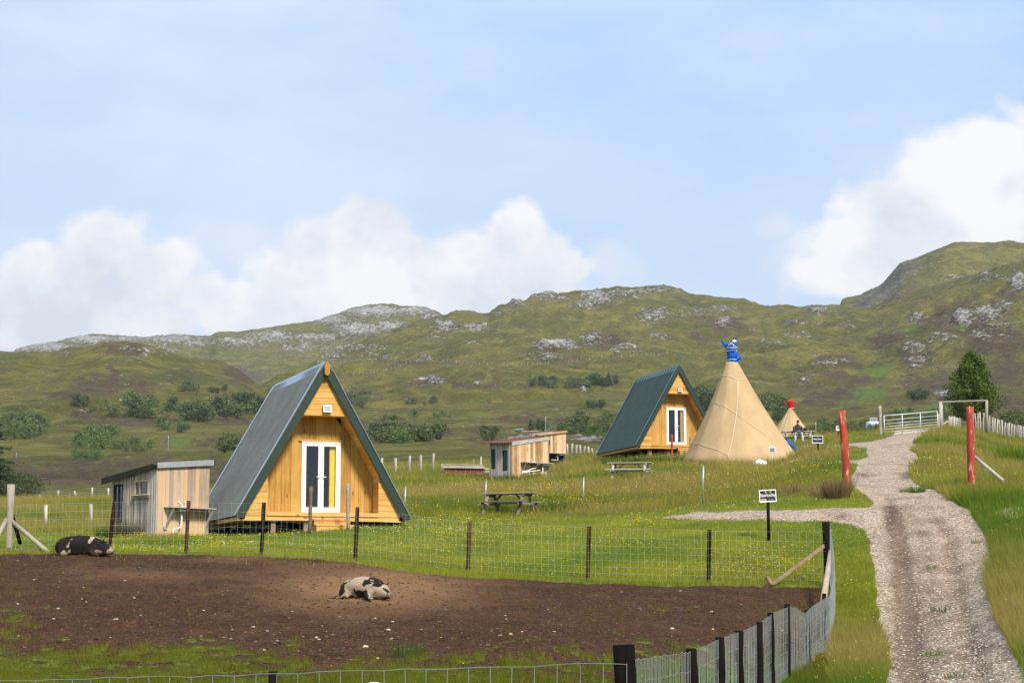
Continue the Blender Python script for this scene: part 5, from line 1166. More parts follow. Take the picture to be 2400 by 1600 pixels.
o = MB(); o.box(-.06, .06, -.05, .05, -.06, .06); o = o.build('timber_offcut', M['strut']); o.location = at(265, 1293, 43.6); tag(o, 'small block of pale timber on the mud beside the leftmost dark stake', 'offcut')
cp = gp(1942, 41); fence_right = thing('pen_fence', cp, 'right side of the pig pen fence running beside the track, with sagging steel netting', 'fence', 0, 'pig pen fences')
m = MB(); h = at(1942, 1222, 41).z - cp.z; m.tube([(0, 0, -.4), (.0, 0, h * .5), (-.03, 0, h)], [.092, .095, .085], 12); m.build('corner_post', M['post_black'], fence_right)
m = MB(); m.beam(at(1935, 1276, 41) - cp, at(1806, 1371, 40.6) - cp, .075, .09, up=(0, 1, 0)); m.build('brace', M['strut'], fence_right)
m = MB(); m.beam(at(1797, 1352, 40.5) - cp, at(1808, 1372, 40.4) - cp, .10, .08); m.build('peg', M['strut'], fence_right)
m = MB(); m.tube([at(1945, 1291, 40.3) - cp, at(1940, 1340, 39) - cp, at(1930, 1405, 37.5) - cp], [.035, .06, .07], 8); m.build('front_brace', M['strut_new'], fence_right)
rt = [(1945,1228,1372,40.9),(1955,1300,1420,39.2),(1957,1340,1459,38),(1945,1395,1526,34.5),(1905,1420,1566,31),(1885,1438,1590,29.5),(1866,1424,1588,28.4),(1850,1421,1586,27.5),(1812,1437,1614,25.5),(1780,1460,1645,24),(1750,1475,1675,22.5),(1690,1495,1721,20),(1627,1526,1776,18),(1545,1538,1815,16.3),(1469,1546,1854,14.6)]
P = [(at(px, b_, Y), at(px, tp, Y)) for (px, tp, b_, Y) in rt]
netting(fence_right, P, HH, .075, .0026, wob=.012)
for (px, tp, b_, Y, r, mt) in ((1936,1393,1530,34.3,.04,'post_black'),(1896,1432,1580,30.4,.04,'post_black'),(1849,1419,1600,27.3,.042,'post_black'),(1812,1440,1630,25.3,.042,'post_black'),(1784,1462,1660,23.6,.045,'post_black'),(1738,1484,1700,21.6,.048,'post_black'),(1692,1500,1740,19.8,.05,'post_black'),(1626,1529,1790,17.8,.055,'post_black')):
    stake(fence_right, px, b_, tp, Y, r, M[mt], off=.07)
np_ = at(1469, 1854, 14.6); fence_near = thing('pen_fence', np_, 'near side of the pig pen fence crossing the bottom of the photo', 'fence', 0, 'pig pen fences')
m = MB(); h = at(1469, 1510, 14.6).z - np_.z; m.tube([(.035, .0, -.4), (.015, 0, h * .4), (-.015, 0, h)], [.088, .088, .086], 16); m.build('corner_post', M['post_black'], fence_near)
nr = [(1469, 1553, 14.5), (1200, 1561, 14.9), (900, 1570, 15.2), (600, 1580, 15.6), (300, 1587, 16.0), (0, 1593, 16.4), (-300, 1598, 16.8)]
P = [(at(px, tp + 1.1 * F / Y, Y), at(px, tp, Y)) for (px, tp, Y) in nr]
netting(fence_near, P, HH, .178, .0028, wob=.010, wm='wire')
stake(fence_near, 636, 1880, 1584, 15.75, .042, M['post_black'])
stake(fence_near, -60, 1880, 1590, 16.6, .05, M['post_black'])
o = MB(); o.box(-.045, .045, -.03, .03, 0, .4); o = o.build('white_peg', M['white'], bevel=.01); o.location = at(877, 1604, 15.4) - Vector((0, 0, .38)); tag(o, 'top of a white plastic peg just under the near fence wire', 'peg')

# ================================================================ OTHER FENCES
def post_line(name, label, pts, r, mat, wires=True, group='field fences', wr=.004, pname='post', sq=False):
    """pts: (px, py base or None, py top, Y)"""
    loc = gp(pts[0][0], pts[0][3]); t = thing(name, loc, label, 'fence', 0, group); tops = []
    for (px, pb, pt_, Y) in pts:
        g_ = gp(px, Y) if pb is None else at(px, pb, Y); tp = at(px, pt_, Y); d = tp - g_; m = MB(); a = g_ - t.location
        m.tube([a - Vector((0, 0, .35)), a + d * .5 + Vector((random.uniform(-.01, .01), 0, 0)), a + d + Vector((random.uniform(-.04, .04), 0, 0)) * (Y / 90)], [r * random.uniform(.85, 1.1)] * 3, 6 if not sq else 4, smooth=not sq); m.build(pname, mat, t); tops.append((a, a + d))
    if wires:
        m = MB()
        for h in (.95, .7, .45, .2):
            m.tube([a.lerp(b_, h) for a, b_ in tops], wr, 3, cap=False, smooth=False)
        m.build('wires', M['wire'], t)
    return t
post_line('metal_post_fence', 'line of slim galvanised posts and thin wires across the meadow', [(949, 1209, 1140, 66), (1138, 1188, 1125, 67), (1367, 1188, 1118, 67), (1647, 1172, 1092, 62)], .036, M['steel'], wr=.0025)
post_line('wooden_post_fence', 'grey stakes with netting in the field behind the pale strainer post at the left', [(-30, None, 1185, 67), (108, None, 1183, 69), (214, None, 1181, 70), (330, None, 1178, 72)], .06, M['grey_wood'])
post_line('wooden_post_fence', 'far low fence along the field edge at the left, below the brown moor', [(-20, None, 1147, 185), (8, None, 1150, 185), (48, None, 1144, 187), (93, None, 1150, 190), (136, None, 1149, 192), (176, None, 1150, 194), (216, None, 1142, 196), (254, None, 1143, 197), (300, None, 1146, 199)], .11, M['grey_wood'], wr=.012)
post_line('wooden_post_fence', 'pale field fence posts rising right behind the nearest cabin', [(868, None, 1078, 108), (894.5, None, 1073, 109), (927.5, None, 1073, 110), (959.5, None, 1067, 111), (986, None, 1066, 113), (1015, None, 1062, 116)], .085, M['post_pale'], wr=.006)
post_line('wooden_post_fence', 'short row of pale stakes between the wash sheds and the farther cabin', [(1330, 1063, 1040, 190), (1340.5, 1063, 1039, 190), (1350.5, 1064, 1042, 191), (1360, 1064, 1042, 191), (1369.5, 1065, 1045, 192), (1379.5, 1066, 1046, 192), (1388, 1067, 1050, 193), (1398, 1066, 1056, 193)], .13, M['post_pale'], wr=.01)
pal = []
for i in range(26):
    px = 2281 + i * 5.6 + random.uniform(-1.2, 1.2); q = (px - 2281) / 140; top = np.interp(px, [2281, 2300, 2323, 2360, 2400, 2430], [971, 965, 976, 990, 1000, 1010]) + random.uniform(-2, 2); Y = float(np.interp(px, [2281, 2323, 2400, 2430], [150, 142, 125, 118]))
    pal.append((px, None, top, Y))
post_line('paling_fence', 'close-set grey paling fence dropping down the bank on the far right', pal, .055, M['grey_wood'], wr=.012, pname='pale')
pal = [(2224 + i * 4.2 + random.uniform(-.6, .6), None, 976 + random.uniform(-3, 3) + i * .8, 128 + i) for i in range(7)]
post_line('paling_fence', 'few grey palings seen through the tall timber frame', pal, .07, M['grey_wood'], wr=.008, pname='pale')

# ================================================================ DEPTH LOOKUP OVER THE LAND
_buf = {}
def _fill(V, px, py):
    k = (px > -60) & (px < 2460) & (py > 540) & (py < 1200); V = V[k]; a = (px[k] / 4).astype(int); b_ = (py[k] / 3).astype(int)
    o_ = np.argsort(-V[:, 1]); V, a, b_ = V[o_], a[o_], b_[o_]
    for i in range(0, len(V)): _buf[(a[i], b_[i])] = i + _fill.n
    _fill.all.append(V); _fill.n += len(V)
_fill.all = []; _fill.n = 0
for (V, px, py) in (HA, HE, HB, HC):
    _fill(V, px, py)
_k = GV[:, 1] > 120; _fill(GV[_k], Gpx[_k], Gpy[_k])
_ALL = np.concatenate(_fill.all)
def land(px, py):
    a, b_ = int(px / 4), int(py / 3)
    for rr in range(0, 8):
        best = None
        for i in range(-rr, rr + 1):
            for j in range(-rr, rr + 1):
                q = _buf.get((a + i, b_ + j))
                if q is not None and (best is None or _ALL[q][1] < _ALL[best][1]): best = q
        if best is not None: return Vector(_ALL[best])
    return None

# ================================================================ VEGETATION
def mat_leaf(name, cols, sat=1.0):
    m, nt, b = newmat(name); tone = nt.attr('tone'); n = len(cols)
    c = nt.ramp(tone, [(i / (n - 1), k) for i, k in enumerate(cols)]); nt.put(b.inputs['Base Color'], c); b.inputs['Roughness'].default_value = .75; b.inputs['Specular IOR Level'].default_value = .2
    tr = nt.new('ShaderNodeBsdfTranslucent'); nt.put(tr.inputs[0], c); mx = nt.new('ShaderNodeMixShader'); mx.inputs[0].default_value = .25
    nt.l.new(b.outputs[0], mx.inputs[1]); nt.l.new(tr.outputs[0], mx.inputs[2]); nt.l.new(mx.outputs[0], nt.n['Material Output'].inputs[0]); return m
L_CON = mat_leaf('conifer_needles', [(.034, .052, .026), (.064, .090, .040), (.11, .145, .060)])
L_BIR = mat_leaf('birch_leaves', [(.075, .120, .038), (.125, .180, .055), (.18, .24, .078)])
L_BIG = mat_leaf('dense_conifer_needles', [(.028, .055, .008), (.070, .115, .016), (.125, .180, .028), (.18, .24, .045)])
L_OLV = mat_leaf('olive_leaves', [(.060, .082, .030), (.105, .130, .048), (.155, .175, .068)])
M['bark'] = simple('bark', (.10, .075, .055), .9, var=.3)
def leaves(name, C, size, tone, mat, parent, rs, up=0.3):
    n = len(C); size = np.broadcast_to(size, (n,))
    u = rs.normal(size=(n, 3)); u[:, 2] *= (1 - up); u /= np.linalg.norm(u, axis=1)[:, None]; w = rs.normal(size=(n, 3)); v = np.cross(u, w); v /= np.linalg.norm(v, axis=1)[:, None]
    a = size[:, None] * u; b_ = size[:, None] * v * .6
    V = np.stack([C - a, C + b_, C + a, C - b_], 1).reshape(-1, 3); Fq = np.arange(4 * n).reshape(n, 4)
    return mesh_obj(name, V, Fq, mat, False, {'tone': np.repeat(np.clip(tone, 0, 1), 4)}, parent)
def crown_pts(rs, n, H, prof, lumps=.22, base=.05, shell=.55):
    """points in a crown whose radius follows prof(height fraction); lumpy outline"""
    h = rs.random(n * 3) ** .85; a = rs.random(n * 3) * 2 * math.pi
    R0 = prof(h); lump = 1 + lumps * (np.sin(a * 3 + h * 9 + rs.random() * 6) * .5 + np.sin(a * 5 - h * 17 + rs.random() * 6) * .5) + lumps * 1.1 * perlin(a * 2.3 + 7, h * 9 + rs.random() * 50)
    q = rs.random(n * 3) ** shell; r = R0 * lump * q
    keep = rs.random(n * 3) < np.clip(R0 / R0.max(), .12, 1); h, a, r, q = h[keep][:n], a[keep][:n], r[keep][:n], q[keep][:n]
    C = np.stack([r * np.cos(a), r * np.sin(a), H * (base + (1 - base) * h)], 1); return C, q, h, a
def tree(kind, loc, H, Wd, rs, nleaf, lsize, mat, prof, label, cat='tree', group=None, lumps=.22, trunk=True, name=None, base=.05, toneb=0.0):
    t = thing(name or kind, loc, label, cat, rs.random() * 6.28, group)
    C, q, h, a = crown_pts(rs, nleaf, H, lambda x: prof(x) * Wd / 2, lumps, base)
    tone = .5 + toneb + .9 * fbm(C[:, 0] * 3 / Wd + C[:, 2] * .3, C[:, 1] * 3 / Wd + C[:, 2] * 2.5 / H, 3) + rs.normal(size=len(C)) * .13
    leaves('crown', C, lsize * (0.7 + .6 * rs.random(len(C))), tone, mat, t, rs)
    m = MB(); m.tube([(0, 0, -.4), (0, 0, H * .35), (0, 0, H * .85)], [H * .022, H * .017, H * .004], 6)
    for k in range(5): z = H * (.2 + .13 * k); an = rs.random() * 6.28; m.tube([(0, 0, z), (Wd * .3 * math.cos(an), Wd * .3 * math.sin(an), z + H * .08)], [H * .009, H * .003], 4)
    m.build('trunk', M['bark'], t); return t
cone = lambda x: np.clip(1.05 - x, .0, 1) ** .85 * np.clip(x * 12 + .35, 0, 1)
roundp = lambda x: np.sqrt(np.clip(1 - (2 * x - .85) ** 2 / 1.35, 0.02, 1))
pinep = lambda x: np.sqrt(np.clip(1 - (2 * x - 1.15) ** 2 / 1.4, 0.02, 1)) * np.clip(.35 + x * 1.6, 0, 1)
rs0 = np.random.default_rng(42)
bigp = lambda x: np.interp(x, [0, .06, .18, .32, .5, .7, .85, .95, 1], [.42, .75, .93, 1.0, .86, .62, .46, .26, .05])
p = gp(2283, 172); zt = at(2283, 823, 172).z; tree('conifer_tree', p, zt - p.z, 4.6, rs0, 17000, .10, L_BIG, bigp, 'large dense green conifer behind the timber frame on the right', lumps=.34, base=.13)
p = gp(8, 150); p.x -= 1.5; zt = at(0, 975, 150).z
t = thing('conifer_tree', p, 'dark layered conifer cut off by the left edge of the photo', 'tree'); H = zt - p.z; Cs = []; m = MB(); m.tube([(0, 0, -.4), (0, 0, H)], [.16, .02], 8)
for k in range(58):
    z = H * (.12 + .86 * rs0.random()); an = rs0.random() * 6.28; L_ = (2.3 * (1 - z / H) ** .65 + .35) * (.75 + .5 * rs0.random()); d = np.array([math.cos(an), math.sin(an), -.16 + .1 * rs0.random()]); m.tube([(0, 0, z), tuple(np.array([0, 0, z]) + d * L_)], [.035, .01], 4)
    for s in np.linspace(.3, 1.05, 10): Cs.append(np.array([0, 0, z]) + d * L_ * s + rs0.normal(size=(12, 3)) * np.array([.18, .18, .06]))
C = np.concatenate(Cs); leaves('crown', C, .10 * (.6 + .8 * rs0.random(len(C))), .35 + .6 * fbm(C[:, 0] * 1.2, C[:, 2] * 1.5, 3) + rs0.normal(size=len(C)) * .15, L_CON, t, rs0, .2); m.build('trunk', M['bark'], t)
p = gp(35, 183); tree('round_bush', p, 2.6, 6.0, rs0, 4500, .10, L_OLV, roundp, 'broad dark olive bush at the left field edge under the conifer', 'bush', lumps=.3, toneb=-.1)
p = gp(-12, 176); tree('round_bush', p, 3.6, 4.0, rs0, 3000, .11, L_CON, roundp, 'dark bush cut off by the left edge below the conifer', 'bush', lumps=.3)
# kinds to be copied
KIND = {}
def proto(key, name, H, W, n, ls, mat, prof, lump, tb=0): KIND.setdefault(key, []).append((name, H, W, n, ls, mat, prof, lump, tb))
for i in range(3): proto('spruce', 'conifer_tree', 6, 3.4 + i * .5, 420, .36, L_CON, cone, .35)
for i in range(3): proto('pine', 'pine_tree', 5, 5.0 + i * .8, 460, .36, L_CON, pinep, .5, .12)
for i in range(4): proto('birch', 'birch_bush', 4, 4.2 + i * .8, 420, .30, L_BIR, roundp, .6, -.05)
for i in range(3): proto('olive', 'scrub_bush', 3, 4.0 + i * 1.0, 330, .26, L_OLV, roundp, .6, .05)
protos = {}; used_proto = set()
def plant(key, px, py, hpx, label, group, ws=1.0):
    p = land(px, py)
    if p is None: return
    v = rs0.integers(len(KIND[key])); k = (key, int(v)); sp = KIND[key][v]; H = hpx / F * p.y; s = H / sp[1]; p = p - Vector((0, 0, .05 * H))
    if k not in protos:
        t = tree(sp[0], p, sp[1], sp[2], rs0, sp[3], sp[4], sp[5], sp[6], label, 'bush' if 'bush' in sp[0] else 'tree', group, sp[7], toneb=sp[8]); protos[k] = t; t['label'] = label; t.scale = (s * ws, s * ws, s)
    else:
        t = copy_thing(protos[k], p, label, rs0.random() * 6.28, (s * ws, s * ws, s)); t['group'] = group; t['category'] = protos[k]['category']
    return t
CL = [  # cx, base y, rx, ry, n, h lo, h hi, mix, label, group
 (300, 955, 120, 16, 26, 14, 26, 'bbbo', 'pale birch scrub at the upper left of the wooded band', 'upper scrub on the knoll'),
 (400, 966, 195, 22, 66, 18, 34, 'bbpoo', 'bush in the dense wooded band on the left knoll', 'wooded band on the left knoll'),
 (560, 968, 62, 14, 18, 24, 38, 'ppb', 'dark pine in the wooded band beside the nearest roof', 'dark pines beside the roof'),
 (455, 985, 26, 3, 5, 34, 42, 'p', 'tall dark pine standing out of the wooded band', 'tall pines in the band'),
 (190, 952, 18, 3, 4, 20, 28, 'p', 'dark pine alone left of the wooded band', 'lone pine clump'),
 (440, 914, 16, 4, 4, 14, 20, 'po', 'small dark bush high on the knoll above the band', 'high bushes on the knoll'), (515, 918, 22, 4, 4, 10, 15, 'p', 'tiny dark tree high on the knoll near the roof', 'high trees near the roof'),
 (50, 1012, 55, 24, 32, 18, 34, 'pbbo', 'bush in the thicket at the far left slope', 'far left thicket'),
 (215, 1036, 42, 24, 20, 16, 32, 'b', 'birch scrub in the hollow left of the white pole', 'birch scrub in the hollow'),
 (200, 1070, 34, 8, 8, 12, 18, 'b', 'low green scrub above the brown moor', 'low scrub on the moor'), (262, 1018, 14, 4, 4, 16, 24, 'b', 'round green bush on the slope behind the shed', 'round slope bushes'),
 (310, 1052, 44, 8, 12, 10, 22, 'bo', 'small bush in the row above the left shed', 'bush row above the shed'), (400, 1006, 44, 9, 12, 10, 24, 'bo', 'bright green bush below the wooded band', 'bushes below the band'),
 (535, 1052, 30, 10, 14, 16, 28, 'poo', 'dark bush beside the nearest cabin roof', 'bushes left of the roof'),
 (832, 944, 38, 9, 16, 12, 22, 'poo', 'bush of the thicket right of the nearest cabin peak', 'thicket right of the cabin peak'),
 (945, 1028, 86, 9, 44, 18, 34, 'ooobp', 'bush of the long olive thicket on the moor', 'long thicket on the moor'),
 (905, 983, 34, 4, 10, 7, 13, 'ob', 'low bush on the moor above the long thicket', 'low moor bushes'), (976, 974, 10, 2, 2, 18, 21, 'b', 'round green bush above the long thicket', 'round moor bushes'), (1035, 978, 22, 4, 5, 7, 12, 'b', 'small green scrub right of the round bush', 'small moor scrub'),
 (1335, 903, 90, 8, 50, 10, 19, 'sspo', 'dark conifer in the small wood on the middle hillside', 'small conifer wood'), (1415, 900, 34, 6, 16, 13, 24, 'sp', 'taller conifer at the right of the hillside wood', 'right end of the conifer wood'),
 (985, 945, 50, 8, 12, 8, 16, 'o', 'faint olive bush on the moor under the long hillside', 'faint olive bushes'),
 (1148, 1024, 18, 6, 5, 18, 28, 'po', 'dark bush behind the left corner of the middle shed', 'bushes behind the sheds'), (1243, 1012, 3, 1, 1, 26, 28, 's', 'single narrow conifer behind the farthest shed roof', 'narrow conifer'), (1272, 1006, 8, 3, 3, 18, 26, 'p', 'dark bush right beside the thin white pole', 'bushes beside the pole'),
 (1340, 1008, 36, 9, 18, 12, 32, 'pbboo', 'bush between the sheds and the farther cabin', 'thicket between sheds and cabin'), (1400, 1018, 36, 10, 16, 12, 24, 'pbo', 'bush beside the left foot of the farther roof', 'bushes by the farther roof'), (1395, 957, 20, 3, 6, 10, 20, 'p', 'dark bush on the moor left of the farther roof', 'moor patch near the roof'),
 (1432, 985, 22, 9, 10, 10, 20, 'pb', 'bush above the left side of the farther roof', 'bushes above the farther roof'), (1360, 972, 10, 2, 2, 10, 13, 'p', 'small dark bush alone in the middle moor', 'small moor bush'),
 (1650, 955, 32, 10, 18, 26, 42, 'sp', 'dark conifer between the farther cabin and the big tipi', 'conifers behind the cabin'), (1808, 958, 36, 12, 16, 16, 30, 'spo', 'dark tree on the slope right of the big tipi', 'trees right of the tipi'), (1828, 988, 16, 6, 6, 18, 28, 'sp', 'dark tree just left of the small tipi', 'trees left of the small tipi'),
 (1985, 1008, 90, 12, 44, 9, 20, 'obo', 'low scrub bush between the small tipi and gate', 'scrub by the gate'), (2120, 984, 60, 14, 28, 9, 20, 'ob', 'low scrub bush seen through the field gate', 'scrub behind the gate'),
 (2150, 934, 30, 5, 9, 12, 24, 'po', 'dark bush in the clump left of the big conifer', 'flat clump by the conifer'), (2372, 990, 34, 9, 16, 12, 24, 'bo', 'green bush behind the paling fence', 'bushes behind the palings'), (2205, 982, 26, 8, 12, 10, 22, 'ob', 'bush behind the tall timber frame', 'bushes behind the frame')]
mixk = {'b': 'birch', 'p': 'pine', 'o': 'olive', 's': 'spruce'}
for (cx, cy, rx, ry, n, lo, hi, mx, lab, grp) in CL:
    for i in range(n if n <= 6 else int(n * 1.25)):
        q = rs0.random() * 6.28; r = math.sqrt(rs0.random()); px = cx + rx * r * math.cos(q); py = cy + ry * r * math.sin(q)
        hq = rs0.random() ** 1.4; ad = 'low ' if hq < .2 else 'tall ' if hq > .6 else ''
        fx, fy = (px - cx) / rx, (py - cy) / ry
        if n <= 6: lb = lab + (', first', ', second', ', third', ', fourth', ', fifth', ', sixth')[i] + ' from left'; px = cx - rx + 2 * rx * (i + .5) / n
        else: lb = lab + (', left end' if fx < -.5 else ', right end' if fx > .5 else ', middle left' if fx < 0 else ', middle right') + (' back' if fy < -.3 else ' front' if fy > .3 else '')
        plant(mixk[mx[rs0.integers(len(mx))]], px, py, 1.2 * (lo + (hi - lo) * hq), (ad if n > 6 and not lb.startswith(('low', 'tall', 'taller', 'small')) else '') + lb, grp, .62 + .5 * rs0.random())
# tiny fence along the main hillside
hf = [(800,877),(861,878),(916,867),(973,847),(1018,846),(1052,848),(1096,853),(1140,852),(1211,856),(1290,853),(1378,845),(1429,835),(1497,834),(1582,831)]
l0 = land(800, 877); ht = thing('hill_fence', l0, 'tiny pale fence line crossing the middle hillside', 'fence', 0, 'field fences')
xs = np.arange(802, 1582, 9.5); ys = np.interp(xs, [a[0] for a in hf], [a[1] for a in hf])
for x, y in zip(xs, ys):
    p = land(x, y + random.uniform(-1, 1))
    if p is None: continue
    q = p - l0; m = MB(); m.tube([q - Vector((0, 0, 1)), q + Vector((random.uniform(-.3, .3), 0, random.uniform(1.3, 2.4)))], .16, 4); m.build('post', M['post_pale'], ht)

# ================================================================ GRASS, FLOWERS, STONES
def mat_attr(name, trans=.35):
    m, nt, b = newmat(name); c = nt.attr('bc', 'Color'); nt.put(b.inputs['Base Color'], c); b.inputs['Roughness'].default_value = .8; b.inputs['Specular IOR Level'].default_value = .12
    if trans:
        tr = nt.new('ShaderNodeBsdfTranslucent'); nt.put(tr.inputs[0], c); mx = nt.new('ShaderNodeMixShader'); mx.inputs[0].default_value = trans
        nt.l.new(b.outputs[0], mx.inputs[1]); nt.l.new(tr.outputs[0], mx.inputs[2]); nt.l.new(mx.outputs[0], nt.n['Material Output'].inputs[0])
    return m
M_BLADE = mat_attr('grass_blades'); M_PETAL = mat_attr('petals', .2); M_STONE = mat_attr('loose_stones', 0)
quad = GV[GF]; qpx, qpy = Gpx[GF], Gpy[GF]
carea = -.5 * ((qpx[:, 2] - qpx[:, 0]) * (qpy[:, 3] - qpy[:, 1]) - (qpx[:, 3] - qpx[:, 1]) * (qpy[:, 2] - qpy[:, 0]))
cY = quad[:, :, 1].mean(1); cpx, cpy = qpx.mean(1), qpy.mean(1); ctr, cmd = Gtr[GF].mean(1), Gmd[GF].mean(1)
inview = (cpx > -25) & (cpx < 2430) & (cpy < 1700) & (cY < 150)
def scatter(w, n, rs):
    w = np.where(inview, w, 0); c = np.cumsum(w); i = np.searchsorted(c, rs.random(n) * c[-1]); i = np.clip(i, 0, len(w) - 1)
    u, v = rs.random((n, 1)), rs.random((n, 1)); Q = quad[i]; P = (Q[:, 0] * (1 - u) + Q[:, 1] * u) * (1 - v) + (Q[:, 3] * (1 - u) + Q[:, 2] * u) * v
    return P, i
sa = np.clip(np.abs(carea), .25, None) * np.where(carea > 0, 1, .4)
def longness(px, py, Y, X):
    n = fbm(X / 5 + 3, Y / 5, 3)
    a = sstep(61, 66, Y + 5 * n) * sstep(2010, 1960, px)
    b_ = sstep(2035, 2120, px) * (.75 + n) * sstep(1640, 1200, py) + sstep(2200, 2300, px) * sstep(1200, 1400, py) * .9
    c = sstep(1780, 1900, px) * sstep(1400, 1540, py) * sstep(2110, 2060, px)
    d = sstep(47, 42, Y) * .15; e = sstep(100, 105, Y) * .7 * (1 - gauss(px, py, 1540, 1070, 90, 14))
    f = .0 * gauss(px, py, 640, 1250, 160, 10) + .7 * gauss(px, py, 370, 1268, 90, 10) + .6 * gauss(px, py, 1400, 1172, 160, 8)
    return np.clip(np.maximum.reduce([a, b_, c, d, e, f]), 0, 1)
def make_grass(n, rs):
    w = sa * np.clip(1 - 1.3 * ctr, 0, 1) * np.clip(1 - 1.1 * cmd, 0.012, 1); P, i = scatter(w, n, rs)
    X, Y, Z = P.T; px, py = cpx[i], cpy[i]; lg = longness(px, py, Y, X); patch = fbm(X / 2.2, Y / 2.2, 4); patch2 = fbm(X / 9 + 30, Y / 9, 3)
    h = (.035 + .035 * rs.random(n)) * (1 - lg) + lg * (.15 + .20 * rs.random(n)) * (1 + .8 * patch); pen = (Y < 40.5) & (px < 1950); h = np.where(pen, (.02 + .07 * rs.random(n) * (1 + 2.0 * patch)) * (1 + sstep(1500, 1600, py)), h)
    h *= np.clip(Y / 30, .75, 1.3); wd_ = Y / 1830 * (.42 + .25 * rs.random(n)); wd_ = np.maximum(wd_, .006)
    a = rs.random(n) * 6.283; ln = h * (.25 + .55 * rs.random(n)); dx, dy = np.cos(a) * ln, np.sin(a) * ln * .6
    b = rs.random(n) * 6.283; wx, wy = np.cos(b) * wd_ / 2, np.sin(b) * wd_ / 2
    V = np.stack([np.stack([X - wx, Y - wy, Z - .02], 1), np.stack([X + wx, Y + wy, Z - .02], 1), np.stack([X + dx, Y + dy, Z + h], 1)], 1).reshape(-1, 3)
    g1 = np.array([.115, .158, .010]); g2 = np.array([.275, .290, .022]); straw = np.array([.37, .30, .085]); brn = np.array([.24, .165, .07]); lush = np.array([.060, .150, .014])
    k = np.clip(.5 + .9 * patch + .25 * rs.normal(size=n), 0, 1)[:, None]; c = g1 * (1 - k) + g2 * k
    s = np.clip(lg * (.62 + 1.2 * patch2 + .22 * rs.normal(size=n)) * np.where(px > 2100, 1.15, 1) * np.where(pen, .4, 1), 0, .9)[:, None]; c = c * (1 - s) + (straw * .75 + brn * .25) * s
    pk = np.where(pen, 1.0, 0)[:, None]; c = c * (1 - .45 * pk); bb = np.clip(rs.random(n) - .93, 0, 1)[:, None] * 10; c = c * (1 - bb * lg[:, None]) + brn * bb * lg[:, None]
    l2 = np.clip(-1.6 * patch2 - .05, 0, .6)[:, None]; c = c * (1 - l2) + lush * l2 * 1.05
    lw = (1 - lg)[:, None]; c = c * (1 + .15 * lw)
    o = mesh_obj('meadow_grass', V, np.arange(3 * n).reshape(n, 3), M_BLADE, False, {'bc': np.repeat(c, 3, axis=0)}); tag(o, 'green and straw coloured meadow grass over the pasture and verges', 'grass', kind='stuff')
make_grass(560000, np.random.default_rng(5))
def make_flowers(n, rs):
    d = fbm(quad[:, 0, 0] / 4 + 70, quad[:, 0, 1] / 4, 3); lawnb = gauss(cpx, cpy, 450, 1275, 260, 22) * 2.5 + gauss(cpx, cpy, 1300, 1230, 420, 40) * 1.2 + gauss(cpx, cpy, 1250, 1150, 300, 26) * 1.5 + gauss(cpx, cpy, 1800, 1115, 200, 24) * 1.7 + gauss(cpx, cpy, 2200, 1090, 70, 26) * 1.3 + gauss(cpx, cpy, 1700, 1290, 260, 50) * .55 + .18
    w = sa * lawnb * np.clip(.35 + 1.8 * d, .02, 1.5) * (ctr < .2) * (cmd < .1) * ((cY > 41) | (cpx > 1900)); P, i = scatter(w, n, rs); X, Y, Z = P.T; lg = longness(cpx[i], cpy[i], Y, X)
    h = .05 + .05 * rs.random(n) + lg * (.16 + .12 * rs.random(n)); s = .011 * (.7 + .6 * rs.random(n)) * np.clip(Y / 45, .8, 1.5); C = np.stack([X, Y, Z + h], 1)
    u = rs.normal(size=(n, 3)) * .4 + np.array([1, 0, 0]); v = rs.normal(size=(n, 3)) * .4 + np.array([0, .6, 1.0]); u /= np.linalg.norm(u, axis=1)[:, None]; v /= np.linalg.norm(v, axis=1)[:, None]; u *= s[:, None]; v *= s[:, None]
    V = np.stack([C - u, C - v * .9, C + u, C + v * .9], 1).reshape(-1, 3); white = rs.random(n) < .12; c = np.where(white[:, None], np.array([.75, .75, .68]), np.array([.74, .50, .01]) * (.7 + .45 * rs.random((n, 1))))
    o = mesh_obj('buttercups', V, np.arange(4 * n).reshape(n, 4), M_PETAL, False, {'bc': np.repeat(c, 4, axis=0)}); tag(o, 'scattered yellow buttercups and a few white daisies in the grass', 'flowers', kind='stuff')
make_flowers(7500, np.random.default_rng(6))
def stones(name, label, w, n, s0, s1, cols, rs, flat=.55, zoff=0.0, cat='stones'):
    P, i = scatter(w, n, rs); s = s0 + (s1 - s0) * rs.random(n) ** 3
    base = np.array([(-1, -1, -.6), (1, -1, -.6), (1, 1, -.6), (-1, 1, -.6), (-.7, -.7, .7), (.7, -.7, .7), (.7, .7, .7), (-.7, .7, .7)], float)
    B = base[None] * (1 + .45 * rs.normal(size=(n, 8, 3)) * .6) * np.array([1, .75, flat]); a = rs.random(n) * 6.28; ca, sa_ = np.cos(a)[:, None], np.sin(a)[:, None]
    V = np.stack([B[:, :, 0] * ca - B[:, :, 1] * sa_, B[:, :, 0] * sa_ + B[:, :, 1] * ca, B[:, :, 2]], 2) * s[:, None, None] * .5 + P[:, None]; V[:, :, 2] += (s * .12 + zoff)[:, None]
    fc = np.array([(0, 1, 5, 4), (1, 2, 6, 5), (2, 3, 7, 6), (3, 0, 4, 7), (4, 5, 6, 7)]); Fq = (fc[None] + (np.arange(n) * 8)[:, None, None]).reshape(-1, 4)
    k = rs.random((n, 1)); c = np.array(cols[0]) * (1 - k) + np.array(cols[1]) * k
    o = mesh_obj(name, V.reshape(-1, 3), Fq, M_STONE, False, {'bc': np.repeat(c, 8, axis=0)}); tag(o, label, cat, kind='stuff')
rs1 = np.random.default_rng(8)
